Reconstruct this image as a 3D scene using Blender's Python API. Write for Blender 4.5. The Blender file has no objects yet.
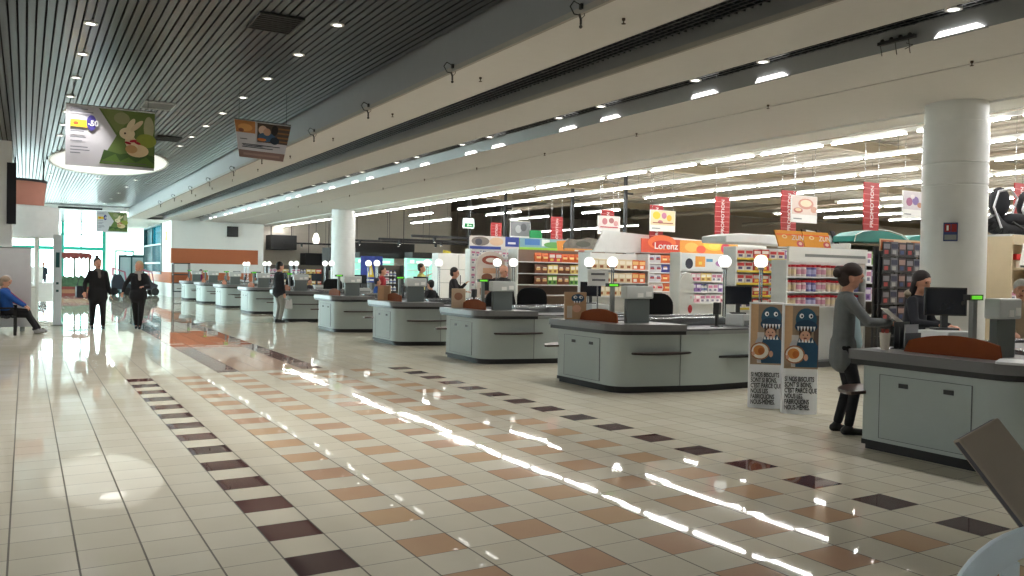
import bpy, bmesh, math, random
from mathutils import Vector, Matrix, Quaternion
from math import sin, cos, pi, radians as RD, sqrt
random.seed(7)
sc = bpy.context.scene
COL = sc.collection
H = 1.604
T = .33
# ------------------------------------------------------------------ materials
def lin(c):
    return tuple(((v/255)/12.92 if v/255 <= .04045 else ((v/255+.055)/1.055)**2.4) for v in c)
_m = {}
def M(name, rgb, rough=.5, metal=0.0, emit=0.0, var=.06, scale=6.0, bump=0.0, spec=.5, alpha=None):
    if name in _m: return _m[name]
    m = bpy.data.materials.new(name); m.use_nodes = True
    nt = m.node_tree; b = nt.nodes['Principled BSDF']
    c = lin(rgb)
    b.inputs['Roughness'].default_value = rough
    b.inputs['Metallic'].default_value = metal
    b.inputs['Specular IOR Level'].default_value = spec
    if var > 0:
        tc = nt.nodes.new('ShaderNodeTexCoord'); nz = nt.nodes.new('ShaderNodeTexNoise')
        nz.inputs['Scale'].default_value = scale; nz.inputs['Detail'].default_value = 3
        nt.links.new(tc.outputs['Object'], nz.inputs['Vector'])
        mx = nt.nodes.new('ShaderNodeMix'); mx.data_type = 'RGBA'
        mx.inputs[6].default_value = (*[v*(1-var) for v in c], 1)
        mx.inputs[7].default_value = (*[min(1, v*(1+var)) for v in c], 1)
        nt.links.new(nz.outputs['Fac'], mx.inputs[0]); nt.links.new(mx.outputs[2], b.inputs['Base Color'])
        if bump:
            bp = nt.nodes.new('ShaderNodeBump'); bp.inputs['Strength'].default_value = bump
            nt.links.new(nz.outputs['Fac'], bp.inputs['Height']); nt.links.new(bp.outputs['Normal'], b.inputs['Normal'])
    else:
        b.inputs['Base Color'].default_value = (*c, 1)
    if emit:
        b.inputs['Emission Color'].default_value = (*c, 1); b.inputs['Emission Strength'].default_value = emit
    if alpha is not None:
        b.inputs['Alpha'].default_value = alpha
    _m[name] = m
    return m
def glass(name, tint, gl=.12, refl=.06):
    if name in _m: return _m[name]
    m = bpy.data.materials.new(name); m.use_nodes = True; nt = m.node_tree; nt.nodes.clear()
    o = nt.nodes.new('ShaderNodeOutputMaterial'); t = nt.nodes.new('ShaderNodeBsdfTransparent'); g = nt.nodes.new('ShaderNodeBsdfGlossy')
    mx = nt.nodes.new('ShaderNodeMixShader'); mx.inputs[0].default_value = gl
    t.inputs[0].default_value = (*lin(tint), 1); g.inputs['Roughness'].default_value = refl
    nt.links.new(t.outputs[0], mx.inputs[1]); nt.links.new(g.outputs[0], mx.inputs[2]); nt.links.new(mx.outputs[0], o.inputs[0])
    _m[name] = m; return m

# ------------------------------------------------------------------ mesh builder
class MB:
    def __init__(s): s.v = []; s.f = []; s.mi = []; s.mats = []
    def mat(s, m):
        if m not in s.mats: s.mats.append(m)
        return s.mats.index(m)
    def add(s, vs, fs, m=0, X=None):
        n = len(s.v)
        s.v += [tuple(X @ Vector(p)) if X else tuple(p) for p in vs]
        s.f += [tuple(i+n for i in f) for f in fs]; s.mi += [m]*len(fs)
        return s
    def box(s, x0, x1, y0, y1, z0, z1, m=0, X=None):
        if x0 > x1: x0, x1 = x1, x0
        if y0 > y1: y0, y1 = y1, y0
        if z0 > z1: z0, z1 = z1, z0
        return s.add([(x0,y0,z0),(x1,y0,z0),(x1,y1,z0),(x0,y1,z0),(x0,y0,z1),(x1,y0,z1),(x1,y1,z1),(x0,y1,z1)],
              [(0,3,2,1),(4,5,6,7),(0,1,5,4),(1,2,6,5),(2,3,7,6),(3,0,4,7)], m, X)
    def tube(s, p, q, r, r2=None, n=10, m=0, X=None):
        p = Vector(p); q = Vector(q); r2 = r if r2 is None else r2
        d = (q-p)
        if d.length < 1e-6: return s
        k = d.to_track_quat('Z', 'Y'); a = []
        for c, rr in ((p, r), (q, r2)):
            for i in range(n):
                t = 2*pi*i/n; a.append(c + k @ Vector((cos(t)*rr, sin(t)*rr, 0)))
        fs = [(i, (i+1) % n, n+(i+1) % n, n+i) for i in range(n)]
        fs += [tuple(range(n-1, -1, -1)), tuple(range(n, 2*n))]
        return s.add(a, fs, m, X)
    def path(s, pts, r, n=8, m=0):
        for a, b in zip(pts, pts[1:]): s.tube(a, b, r, n=n, m=m)
        for a in pts[1:-1]: s.ball(a, r, m=m, n=6)
        return s
    def ball(s, c, r, m=0, n=12, sc=(1,1,1), X=None):
        vs = []; fs = []; k = n//2
        for j in range(k+1):
            ph = pi*j/k
            for i in range(n):
                th = 2*pi*i/n
                vs.append((c[0]+r*sc[0]*sin(ph)*cos(th), c[1]+r*sc[1]*sin(ph)*sin(th), c[2]+r*sc[2]*cos(ph)))
        for j in range(k):
            for i in range(n):
                fs.append((j*n+i, (j+1)*n+i, (j+1)*n+(i+1) % n, j*n+(i+1) % n))
        return s.add(vs, fs, m, X)
    def lathe(s, prof, c=(0,0,0), n=16, m=0, a0=0, a1=2*pi):
        full = abs(a1-a0-2*pi) < 1e-6; vs = []; fs = []; k = n if full else n+1
        for (r, z) in prof:
            for i in range(k):
                t = a0+(a1-a0)*i/n; vs.append((c[0]+r*cos(t), c[1]+r*sin(t), c[2]+z))
        for j in range(len(prof)-1):
            for i in range(n):
                i2 = (i+1) % k if full else i+1
                fs.append((j*k+i, j*k+i2, (j+1)*k+i2, (j+1)*k+i))
        return s.add(vs, fs, m)
    def prism(s, poly, z0, z1, m=0, X=None):       # polygon in xy, counter-clockwise
        n = len(poly)
        vs = [(x, y, z0) for x, y in poly]+[(x, y, z1) for x, y in poly]
        fs = [tuple(range(n-1, -1, -1)), tuple(range(n, 2*n))]+[(i, (i+1) % n, n+(i+1) % n, n+i) for i in range(n)]
        return s.add(vs, fs, m, X)
    def vprism(s, poly, y0, y1, m=0, X=None):      # polygon in xz, thickness along y
        n = len(poly)
        vs = [(x, y0, z) for x, z in poly]+[(x, y1, z) for x, z in poly]
        fs = [tuple(range(n)), tuple(range(2*n-1, n-1, -1))]+[(i, n+i, n+(i+1) % n, (i+1) % n) for i in range(n)]
        return s.add(vs, fs, m, X)
    def build(s, name, mat, parent=None, loc=(0,0,0), rz=0, smooth=False, bevel=0, bseg=2):
        me = bpy.data.meshes.new(name); me.from_pydata(s.v, [], s.f)
        ms = mat if isinstance(mat, (list, tuple)) else [mat]
        for k in ms: me.materials.append(k)
        me.polygons.foreach_set('material_index', s.mi)
        if bevel:
            bm = bmesh.new(); bm.from_mesh(me)
            bmesh.ops.remove_doubles(bm, verts=bm.verts, dist=1e-5)
            ed = [e for e in bm.edges if len(e.link_faces) == 2 and e.calc_face_angle(0) > .6]
            bmesh.ops.bevel(bm, geom=ed, offset=bevel, segments=bseg, affect='EDGES', profile=.6, clamp_overlap=True)
            bm.to_mesh(me); bm.free()
        if smooth:
            me.polygons.foreach_set('use_smooth', [True]*len(me.polygons))
            try: me.set_sharp_from_angle(angle=RD(40))
            except Exception: pass
        me.update()
        o = bpy.data.objects.new(name, me); COL.objects.link(o)
        o.location = loc; o.rotation_euler = (0, 0, rz)
        if parent: o.parent = parent
        return o
def empty(name, loc=(0,0,0), rz=0):
    o = bpy.data.objects.new(name, None); COL.objects.link(o); o.location = loc; o.rotation_euler = (0,0,rz)
    o.empty_display_size = .1
    return o
def tag(o, label, cat, group=None, kind=None):
    o['label'] = label; o['category'] = cat
    if group: o['group'] = group
    if kind: o['kind'] = kind
    return o
def struct(o, label=None):
    o['kind'] = 'structure'
    if label: o['label'] = label
    return o
def copy_tree(o, parent=None):
    c = o.copy(); COL.objects.link(c)
    if parent: c.parent = parent
    for ch in KIDS.get(o.name, []) or list(o.children): copy_tree(ch, c)
    return c
KIDS = {}
def rrect(x0, x1, y0, y1, r, n=4):
    p = []
    for cx, cy, a in ((x1-r, y0+r, -pi/2), (x1-r, y1-r, 0), (x0+r, y1-r, pi/2), (x0+r, y0+r, pi)):
        for i in range(n+1):
            t = a+pi/2*i/n; p.append((cx+r*cos(t), cy+r*sin(t)))
    return p
def text(name, body, size, mat, parent=None, loc=(0,0,0), rot=(pi/2,0,0), align='LEFT', sx=1.0, ext=.001, bold=0.0, space=1.0, mats=None):
    cu = bpy.data.curves.new(name, 'FONT'); cu.body = body; cu.size = size; cu.extrude = ext; cu.align_x = align
    cu.bevel_depth = bold; cu.bevel_resolution = 0; cu.space_line = space
    o = bpy.data.objects.new('tmp_text', cu); COL.objects.link(o)
    me = bpy.data.meshes.new_from_object(o.evaluated_get(bpy.context.evaluated_depsgraph_get()))
    bpy.data.objects.remove(o); bpy.data.curves.remove(cu)
    me.name = name; me.materials.clear(); me.materials.append(mat)
    o = bpy.data.objects.new(name, me); COL.objects.link(o)
    o.location = loc; o.rotation_euler = rot; o.scale = (sx, 1, 1)
    if parent: o.parent = parent
    return o

# ------------------------------------------------------------------ palette
cream = M('cream_paint', (206,204,200), .75, var=.03)
white_p = M('white_paint', (226,226,222), .7, var=.03)
greyf = M('grey_panel', (126,129,131), .35, var=.05)
slatm = M('slat_metal', (50,54,57), .28, .4, var=.05)
plen = M('plenum_dark', (30,32,34), .9)
terr = M('terracotta_paint', (176,98,60), .6)
tealm = M('teal_frame', (28,150,132), .4)
tealdk = M('dark_teal_frame', (20,78,80), .4)
body_m = M('counter_laminate', (166,175,171), .5, var=.03, scale=3, spec=.3)
kickm = M('kick_black', (18,18,18), .6)
topm = M('worktop_grey', (104,104,104), .38, var=.08, scale=40)
black = M('black_plastic', (16,16,17), .5)
blackf = M('black_fabric', (11,11,13), .95, var=.15, scale=30)
dgrey = M('dark_grey_plastic', (58,60,62), .45)
mgrey = M('mid_grey_plastic', (128,132,130), .45)
lgrey = M('light_grey_plastic', (188,192,190), .4)
orange = M('orange_panel', (132,68,36), .7, var=.1, spec=.15)
screen = M('screen_dark', (26,30,38), .15)
steel = M('steel', (150,152,154), .25, .9)
whitep = M('white_plastic', (228,228,224), .35)
red = M('red_sign', (156,14,18), .45)
lamp_w = M('globe_white', (250,250,244), .35, emit=.75, var=0)
tube_m = M('tube_light', (255,254,252), .4, emit=34, var=0)
down_m = M('downlight_lamp', (255,252,246), .4, emit=2.6, var=0)
ink = M('black_ink', (20,20,20), .6)
paper = M('paper_white', (232,232,228), .6)
wood = M('beige_wood', (196,180,150), .5)
shelf_w = M('shelf_white', (222,224,222), .45)
skinm = M('skin', (196,142,116), .5, var=.06, scale=20)
hair_b = M('hair_dark', (38,24,18), .6, var=.3, scale=60)
hair_g = M('hair_grey', (170,165,158), .7, var=.2, scale=60)

# ------------------------------------------------------------------ camera
F_, YAW, PIT, ROL = 830.4, .5305, -.0176, .0175
c_, s_, cp, sp, cr, sr = cos(YAW), sin(YAW), cos(PIT), sin(PIT), cos(ROL), sin(ROL)
R_ = Vector((c_, -s_, 0)); FW = Vector((s_*cp, c_*cp, sp)); U_ = Vector((-s_*sp, -c_*sp, cp))
R2 = cr*R_+sr*U_; U2 = cr*U_-sr*R_
cam = bpy.data.cameras.new('camera'); cam.sensor_width = 36; cam.lens = F_*36/1024; cam.clip_end = 400; cam.clip_start = .05
co = bpy.data.objects.new('camera', cam); COL.objects.link(co)
m4 = Matrix((R2, U2, -FW)).transposed().to_4x4(); m4.translation = Vector((0, 0, H)); co.matrix_world = m4
sc.camera = co

# ------------------------------------------------------------------ floor
def floor_mat():
    m = bpy.data.materials.new('tiled_floor'); m.use_nodes = True; nt = m.node_tree; b = nt.nodes['Principled BSDF']
    geo = nt.nodes.new('ShaderNodeNewGeometry'); sep = nt.nodes.new('ShaderNodeSeparateXYZ'); nt.links.new(geo.outputs['Position'], sep.inputs[0])
    def mt(op, a, b_=None, c=None):
        n = nt.nodes.new('ShaderNodeMath'); n.operation = op
        for i, v in enumerate((a, b_, c)):
            if v is None: continue
            if isinstance(v, (int, float)): n.inputs[i].default_value = v
            else: nt.links.new(v, n.inputs[i])
        return n.outputs[0]
    u = mt('ADD', mt('DIVIDE', sep.outputs[0], T), .2161)
    v = mt('DIVIDE', mt('SUBTRACT', mt('DIVIDE', sep.outputs[1], T), 12.914), .974)
    i = mt('FLOOR', u); j = mt('FLOOR', v)
    fu = mt('FRACT', u); fv = mt('FRACT', v)
    du = mt('SUBTRACT', .5, mt('ABSOLUTE', mt('SUBTRACT', fu, .5))); dv = mt('SUBTRACT', .5, mt('ABSOLUTE', mt('SUBTRACT', fv, .5)))
    g = mt('MAXIMUM', mt('LESS_THAN', du, .016), mt('LESS_THAN', dv, .009))
    def rng(x, lo, hi): return mt('MULTIPLY', mt('GREATER_THAN', x, lo-.5), mt('LESS_THAN', x, hi+.5))
    ev = mt('MULTIPLY', mt('LESS_THAN', mt('ABSOLUTE', mt('SUBTRACT', mt('FLOORED_MODULO', j, 2), 0)), .5), 1)
    evi = mt('LESS_THAN', mt('FLOORED_MODULO', i, 2), .5)
    jr = rng(j, -40, 26)
    dark = mt('MULTIPLY', mt('MULTIPLY', ev, jr), mt('ADD', rng(i, 4, 4), rng(i, 16, 16)))
    org = mt('MULTIPLY', mt('MULTIPLY', mt('MULTIPLY', ev, jr), evi), rng(i, 6, 14))
    # polished marble inlay in the middle of the hall
    med = mt('MULTIPLY', rng(i, 8, 12), rng(j, 28, 68))
    frame = mt('MULTIPLY', rng(j, 28, 68), mt('MAXIMUM', rng(i, 12, 12), mt('MULTIPLY', rng(i, 8, 8), mt('MAXIMUM', rng(j, 28, 40), rng(j, 56, 68)))))
    pink = mt('MULTIPLY', rng(i, 8, 11), rng(j, 41, 55))
    pale = mt('MULTIPLY', rng(i, 9, 11), mt('MAXIMUM', rng(j, 28, 40), rng(j, 56, 68)))
    cmb = nt.nodes.new('ShaderNodeCombineXYZ'); nt.links.new(i, cmb.inputs[0]); nt.links.new(j, cmb.inputs[1])
    wn = nt.nodes.new('ShaderNodeTexWhiteNoise'); wn.noise_dimensions = '3D'; nt.links.new(cmb.outputs[0], wn.inputs['Vector'])
    def mix(f, a, b2):
        n = nt.nodes.new('ShaderNodeMix'); n.data_type = 'RGBA'
        if isinstance(f, (int, float)): n.inputs[0].default_value = f
        else: nt.links.new(f, n.inputs[0])
        for k, v2 in ((6, a), (7, b2)):
            if isinstance(v2, tuple): n.inputs[k].default_value = (*lin(v2), 1)
            else: nt.links.new(v2, n.inputs[k])
        return n.outputs[2]
    nz = nt.nodes.new('ShaderNodeTexNoise'); nz.inputs['Scale'].default_value = 5; nz.inputs['Detail'].default_value = 5
    nt.links.new(geo.outputs['Position'], nz.inputs['Vector'])
    base = mix(wn.outputs['Value'], (214,207,187), (224,218,200))
    base = mix(mt('MULTIPLY', nz.outputs['Fac'], .35), base, (204,196,172))
    oc = mix(wn.outputs['Value'], (204,172,138), (188,150,128))
    oc = mix(mt('MULTIPLY', nz.outputs['Fac'], .4), oc, (212,184,146))
    dc = mix(wn.outputs['Value'], (84,66,66), (106,70,66))
    c = mix(org, base, oc); c = mix(dark, c, dc)
    c = mix(frame, c, (132,108,100)); c = mix(pale, c, (196,172,152)); c = mix(pink, c, (196,140,112))
    c = mix(mt('MULTIPLY', g, .8), c, (58,52,46))
    nt.links.new(c, b.inputs['Base Color'])
    rr = mt('ADD', .012, mt('MULTIPLY', wn.outputs['Value'], .02))
    rr = mt('ADD', rr, mt('MULTIPLY', nz.outputs['Fac'], .01))
    rr = mt('SUBTRACT', rr, mt('MULTIPLY', med, .005))
    rr = mt('ADD', rr, mt('MULTIPLY', g, .5))
    nt.links.new(mt('MAXIMUM', rr, .01), b.inputs['Roughness'])
    bp = nt.nodes.new('ShaderNodeBump'); bp.inputs['Strength'].default_value = .15; bp.inputs['Distance'].default_value = .002
    nt.links.new(mt('SUBTRACT', 1, g), bp.inputs['Height']); 
    # every tile lies a hair off level
    va = nt.nodes.new('ShaderNodeVectorMath'); va.operation = 'SUBTRACT'; nt.links.new(wn.outputs['Color'], va.inputs[0]); va.inputs[1].default_value = (.5,.5,.5)
    vb = nt.nodes.new('ShaderNodeVectorMath'); vb.operation = 'MULTIPLY'; nt.links.new(va.outputs[0], vb.inputs[0]); vb.inputs[1].default_value = (.004,.004,0)
    vc = nt.nodes.new('ShaderNodeVectorMath'); vc.operation = 'ADD'; nt.links.new(vb.outputs[0], vc.inputs[0]); nt.links.new(bp.outputs['Normal'], vc.inputs[1])
    vd = nt.nodes.new('ShaderNodeVectorMath'); vd.operation = 'NORMALIZE'; nt.links.new(vc.outputs[0], vd.inputs[0])
    nt.links.new(vd.outputs[0], b.inputs['Normal']); b.inputs['Specular IOR Level'].default_value = .13
    return m
b = MB(); b.box(-9, 46, -7, 66.3, -.2, 0)
struct(b.build('floor', floor_mat()), 'beige ceramic tile floor with rows of orange and dark brown tiles')
b = MB(); b.box(-60, 60, 66.3, 140, -.25, -.03)
struct(b.build('trim_forecourt', M('forecourt', (190,190,188), .8)), 'pale paving outside the far glass front')

# ------------------------------------------------------------------ ceilings and beams
ZC, ZB, ZS = 4.65, 4.15, 4.33
DISC = (2.1, 27.05, 1.56)
def slats(name, x0, x1, y0, y1, z, pitch, w, hgt, cross=None, label=None):
    b = MB(); x = x0+pitch/2
    while x < x1:
        segs = [(y0, y1)]
        if name == 'ceiling' and abs(x-DISC[0]) < DISC[2]:
            q = sqrt(DISC[2]**2-(x-DISC[0])**2); segs = [(y0, DISC[1]-q*2.3), (DISC[1]+q*2.3, y1)]
        for a, c in segs: b.box(x-w/2, x+w/2, a, c, z, z+hgt)
        x += pitch
    if cross:
        y = y0
        while y < y1:
            b.box(x0, x1, y-.006, y+.006, z+.005, z+hgt); y += cross
    return struct(b.build(name, slatm), label)
slats('ceiling', -7.5, 4.64, -6, 66, ZC, .1, .076, .04, label='grey metal slat ceiling over the mall walkway')
b = MB(); b.box(-8.2, 4.7, -7, 66.3, ZC+.09, ZC+.15); struct(b.build('trim_plenum', plen), 'dark void above the slat ceiling')
slats('trim_slot_slats', 5.56, 6.36, -6, 47.9, ZS, .085, .03, .05, .11, 'dark open grid slot between the first two beams')
slats('trim_slot_grid', 7.41, 8.18, -6, 47.9, ZS, .085, .03, .05, .11, 'dark open grid slot with downlights between beams')
b = MB(); b.box(5.5, 6.4, -6, 48, ZS+.1, ZS+.14); b.box(7.38, 8.25, -6, 48, ZS+.1, ZS+.14)
struct(b.build('trim_slot_void', plen))
def beam(n, x0, x1, ztop, label):
    b = MB(); b.box(x0, x0+.02, -6, 48, ZB, ztop, 1); b.box(x0+.02, x1, -6, 48, ZB, ZB+.05, 0); b.box(x1-.02, x1, -6, 48, ZB+.05, ztop, 1)
    b.box(x0-.012, x0+.03, -6, 48, ZB-.012, ZB+.05, 2)
    return struct(b.build('trim_%d' % n, [cream, greyf, M('beam_lip', (150,146,138), .6)]), label)
beam(1, 4.65, 5.55, ZC+.1, 'cream ceiling beam with grey side along the slat ceiling')
beam(2, 6.37, 7.40, ZS+.1, 'cream ceiling beam between the two dark slots')
b = MB(); b.add([(8.19,-6,ZS+.08),(8.28,-6,ZB),(8.28,48,ZB),(8.19,48,ZS+.08)], [(0,1,2,3)], 1)
b.box(8.28, 9.52, -6, 48, ZB, ZB+.05, 0); b.box(9.52, 9.56, -6, 48, ZB+.012, ZB+.05, 1); b.box(9.56, 11.7, -6, 48, ZB, ZB+.05, 0)
b.box(11.7, 12.35, -6, 62, ZB-.03, ZB+.05, 2); b.box(12.33, 12.37, -6, 62, ZB-.04, 6.6, 2)
struct(b.build('trim_3', [cream, greyf, white_p]), 'wide cream soffit over the checkouts')
b = MB(); b.box(4.65, 6.8, 48, 66, ZB, ZB+.1); struct(b.build('trim_4', white_p), 'white soffit at the far end of the hall')
b = MB(); b.box(-2, 4.64, 47.5, 47.8, 4.45, 4.66); struct(b.build('trim_5', white_p), 'white cross beam under the far slat ceiling')
b = MB(); b.box(1.4, 3.4, 47.44, 47.5, 4.48, 4.57); tag(b.build('air_grille', plen), 'long dark air grille set in the far white cross beam', 'grille')

# ring light dome in the ceiling
t = empty('ceiling_dome', (DISC[0], DISC[1], ZC)); tag(t, 'large round white recessed dome light in the slat ceiling', 'ceiling light')
b = MB(); b.lathe([(1.56,-.03),(1.56,.09),(1.50,.09),(1.50,-.03),(1.56,-.03)], n=64); b.build('rim', white_p, t, smooth=True).scale = (1,2.3,1)
b = MB(); b.lathe([(1.52,-.012),(1.2,-.011),(.0,-.01)], n=64); b.build('dome_panel', M('dome_glow', (250,250,246), .6, emit=.3, var=0), t).scale = (1,2.3,1)
b = MB(); b.lathe([(0,-.05),(.3,-.05),(.32,-.03),(.32,-.011)], (0,-2.3,0), n=24); b.build('lamp', M('dome_lamp', (255,252,246), .4, emit=1.6, var=0), t)

# downlights
def downlight(name, r=.055, em=down_m):
    t = empty(name, (0,0,0))
    b = MB(); b.lathe([(r,0),(r+.028,0),(r+.03,.012),(r+.02,.05),(r,.05),(r,0)], n=20); b.build('bezel', white_p, t, smooth=True)
    b = MB(); b.lathe([(0,.006),(r,.006)], n=20); b.build('lamp', em, t)
    return t
def light(kind, name, loc, power, **k):
    l = bpy.data.lights.new(name, kind); l.energy = power
    for a, v in k.items(): setattr(l, a, v)
    o = bpy.data.objects.new(name, l); COL.objects.link(o); o.location = loc; return o
proto = None
Ys = [6.5+1.745*i for i in range(17)]
def place_down(x, y, z, lab, grp, power, first=[None], spot=1.5, warm=(1,.975,.94)):
    global proto
    if proto is None: proto = downlight('downlight'); t = proto
    else: t = copy_tree(proto)
    t.location = (x, y, z); tag(t, lab, 'downlight', grp)
    if power:
        light('SPOT', 'downlight_lamp', (x, y, z-.02), power, spot_size=spot, spot_blend=.5, shadow_soft_size=.06, color=warm)
KIDS['downlight'] = None
for y in (6.5, 8.25, 10.0, 11.74, 13.48, 15.22, 16.97, 18.7, 20.45, 22.2, 31.9):
    place_down(.69, y, ZC-.012, 'round downlight in the left row of the slat ceiling', 'downlights in the left row of the walkway ceiling', 75)
for y in (6.5, 8.25, 10.05, 11.74, 13.48, 15.22, 17.0, 18.75, 20.5, 22.2, 31.9, 34.9, 38.0, 41.5, 45):
    place_down(3.32, y, ZC-.012, 'round downlight in the row near the first beam', 'downlights in the walkway row beside the first beam', 75)
place_down(2.16, 32.2, ZC-.012, 'round downlight just beyond the white dome in line with it', 'downlights beyond the dome', 30)
sl = [3.8, 5.0, 7.49, 8.71, 10.9, 12.13, 14.63, 15.83, 18.22, 19.45, 21.9, 23.1, 25.2, 26.4, 28.9, 30.2, 32.6, 33.8, 36.3, 37.5, 40, 41.2, 43.7, 44.9]
for y in sl: place_down(8.0, y, ZS-.012, 'small downlight in the dark slot beside the checkout soffit', 'downlights in the slot beside the soffit', 55)
# downlight pools on the sloped grey face, put in as glowing strips
pool_proto = None
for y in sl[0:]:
    if pool_proto is None:
        pool_proto = empty('light_pool')
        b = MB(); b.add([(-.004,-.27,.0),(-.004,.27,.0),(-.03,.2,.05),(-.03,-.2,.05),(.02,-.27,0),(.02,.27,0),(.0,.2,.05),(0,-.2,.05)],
              [(0,3,2,1),(4,5,6,7),(0,1,5,4),(1,2,6,5),(2,3,7,6),(3,0,4,7)]); b.build('pool_patch', M('pool_glow', (255,252,246), .4, emit=2.2, var=0), pool_proto)
        b = MB(); b.box(-.008, .03, -.29, .29, -.012, .0); b.build('rail', greyf, pool_proto)  # added strip under the glowing pool, no lamp fitting here
        w = pool_proto
    else: w = copy_tree(pool_proto)
    w.location = (8.262, y+.1, ZB+.005); tag(w, 'bright downlight pool at the foot of the grey slope, shaped as a glowing strip', 'light', 'glowing downlight pools along the checkout soffit')

# vents in the slat ceiling
for (x, y, l) in ((2.64, 10.38, 'dark square air vent set into the near slat ceiling'), (2.13, 16.9, 'pale narrow air vent between the downlights of the slat ceiling'), (2.88, 21.05, 'dark narrow air vent close to the first beam')):
    t = empty('ceiling_vent', (x, y, ZC-.02)); tag(t, l, 'vent')
    dk = 'pale' not in l
    b = MB(); b.box(-.25,.25,-.35,-.33,-.01,.02); b.box(-.25,.25,.33,.35,-.01,.02); b.box(-.27,-.25,-.35,.35,-.01,.02); b.box(.25,.27,-.35,.35,-.01,.02)
    b.build('frame', M('vent_dark', (34,36,38), .6) if dk else lgrey, t)
    b = MB()
    for k in range(8): b.box(-.25,.25,-.32+k*.085,-.29+k*.085,.0,.015)
    b.box(-.25,.25,-.33,.33,.016,.018)
    b.build('louvres', M('vent_dark', (34,36,38), .6) if dk else mgrey, t)

# cable hooks on the first beam
hproto = None
for k, y in enumerate([4.2, 6.65, 9.45, 12.42, 15.25, 19.19, 22.14, 25.37, 28.41, 32.0, 35.5]):
    if hproto is None:
        hproto = empty('cable_hook')
        b = MB(); b.box(-.012,.012,-.02,.02,-.0,.05); b.path([(-.01,0,.04),(-.07,.02,.07),(-.1,.04,.02),(-.06,.03,-.05),(-.02,.0,-.06)], .006); b.build('bracket', black, hproto)
        b = MB(); b.path([(-.02,0,-.05),(.0,0,-.1),(-.0,0,-.15)], .012); b.ball((0,0,-.17), .018); b.path([(.02,.0,.03),(.05,.01,-.05),(.0,0,-.1)], .004); b.build('cable', M('cable_grey', (60,58,56), .6), hproto)
        h_ = hproto
    else: h_ = copy_tree(hproto)
    h_.location = (4.62, y, ZB+.02); tag(h_, 'black bracket with dangling cable on the lower edge of the first beam', 'hook', 'cable brackets on the first beam')
sp_ = None
for x, y in [(4.95+.15, 3.6+k*3.0) for k in range(11)]+[(9.42, 2.6+k*3.05) for k in range(12)]:
    if sp_ is None:
        sp_ = MB().lathe([(.018,0),(.018,-.02),(.006,-.03),(.006,-.05),(.022,-.052),(.022,-.058),(0,-.06)], n=10).build('sprinkler', M('sprinkler_bronze', (78,66,54), .4, .6)); o = sp_
    else: o = sp_.copy(); COL.objects.link(o)
    o.location = (x, y, ZB); tag(o, 'small sprinkler head on a cream soffit', 'sprinkler', 'sprinklers under the beams')
# cable ladder remnant above counter one
t = empty('cable_bracket', (8.2, 5.75, 4.2)); tag(t, 'black mounting bracket with loose wires on the grey soffit edge', 'bracket')
b = MB(); b.box(-.05,.0,-.22,.22,.0,.035)
for k in range(4): b.ball((-.03,-.16+k*.11,.04), .025)
b.build('rail', black, t)
b = MB()
for yy, dz in ((-.14,-.16),(.02,-.14),(.2,-.12)): b.path([(-.02,yy,0),(-.03,yy-.03,dz)], .004)
b.path([(-.03,-.12,-.04),(-.03,-.2,-.08),(-.02,-.1,-.1)], .004)
b.build('wires', black, t)

# ------------------------------------------------------------------ walls
b = MB(); b.box(6.8, 11.4, 48, 48.3, 2.65, 4.75, 0); b.box(4.66, 6.8, 48, 48.05, 4.15, 4.75, 0); b.box(6.8, 11.4, 48, 48.3, 1.84, 2.65, 1); b.box(6.8, 11.4, 48, 48.3, 1.35, 1.84, 0)
b.box(6.8, 11.4, 48, 48.3, .75, 1.35, 1); b.box(6.8, 11.4, 48, 48.3, 0, .75, 0)
struct(b.build('wall_far_right', [white_p, terr]), 'white wall with terracotta bands behind the last checkouts')
b = MB(); b.box(6.8, 7.1, 48.3, 51.6, 0, 4.25, 0); b.box(6.8, 7.1, 59.7, 66, 0, 4.25, 0); b.box(6.8, 7.1, 51.6, 59.7, 4.15, 4.25, 0); b.box(6.8,7.1,51.6,59.7,0,1.2,0)
b.box(6.78, 6.8, 48.3, 66, .75, 1.35, 1)
b.box(11.4, 11.7, 48, 62, 0, 4.25, 0)
struct(b.build('wall_right', [white_p, terr]), 'white side wall beyond the last checkout')
b = MB(); b.box(6.85,6.9,51.6,59.7,1.2,4.15,1)
w = struct(b.build('window_1', [tealdk, glass('teal_glass', (40,110,120), .2)]), 'teal framed side window')
b = MB()
for y in (51.6, 55.6, 59.6): b.box(6.74,6.84,y,y+.12,1.2,4.15)
for z in (1.2,1.8,2.9,4.05): b.box(6.74,6.84,51.6,59.7,z,z+.1)
for k in range(14): b.box(6.76,6.8,51.9+k*.55,51.96+k*.55,1.3,2.9)
b.build('window_frame', tealdk, w)
# far glazed front
b = MB(); b.box(-9, 6.8, 66, 66.3, 4.75, 4.9, 0); b.box(4.95, 6.8, 66, 66.3, 2.75, 4.75, 0); b.box(4.95,5.6,66,66.3,0,2.75,0)
struct(b.build('wall_far', white_p), 'white wall around the far glazing')
b = MB(); b.box(-9, 4.95, 66.12, 66.14, 0, 4.75); b.box(5.6,6.8,66.12,66.14,0,2.75)
w = struct(b.build('window_2', glass('clear_glass', (238,250,250), .05)), 'tall glazed entrance front')
b = MB()
for x in (-8.9,-6.2,-3.5,-1.0,.75,2.15,3.35,4.75): b.box(x,x+(.2 if x in (2.15,4.75) else .1),66.0,66.12,0,4.75)
for z in (0,3.78,4.66): b.box(-9,4.95,66.0,66.12,z,z+.07)
b.box(-9,4.95,65.9,66.12,2.7,2.95)
for x in (5.6,6.2,6.72): b.box(x,x+.08,66.0,66.12,0,2.75)
b.box(5.6,6.8,66,66.12,2.65,2.75)
b.build('window_frame', tealm, w)
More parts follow.
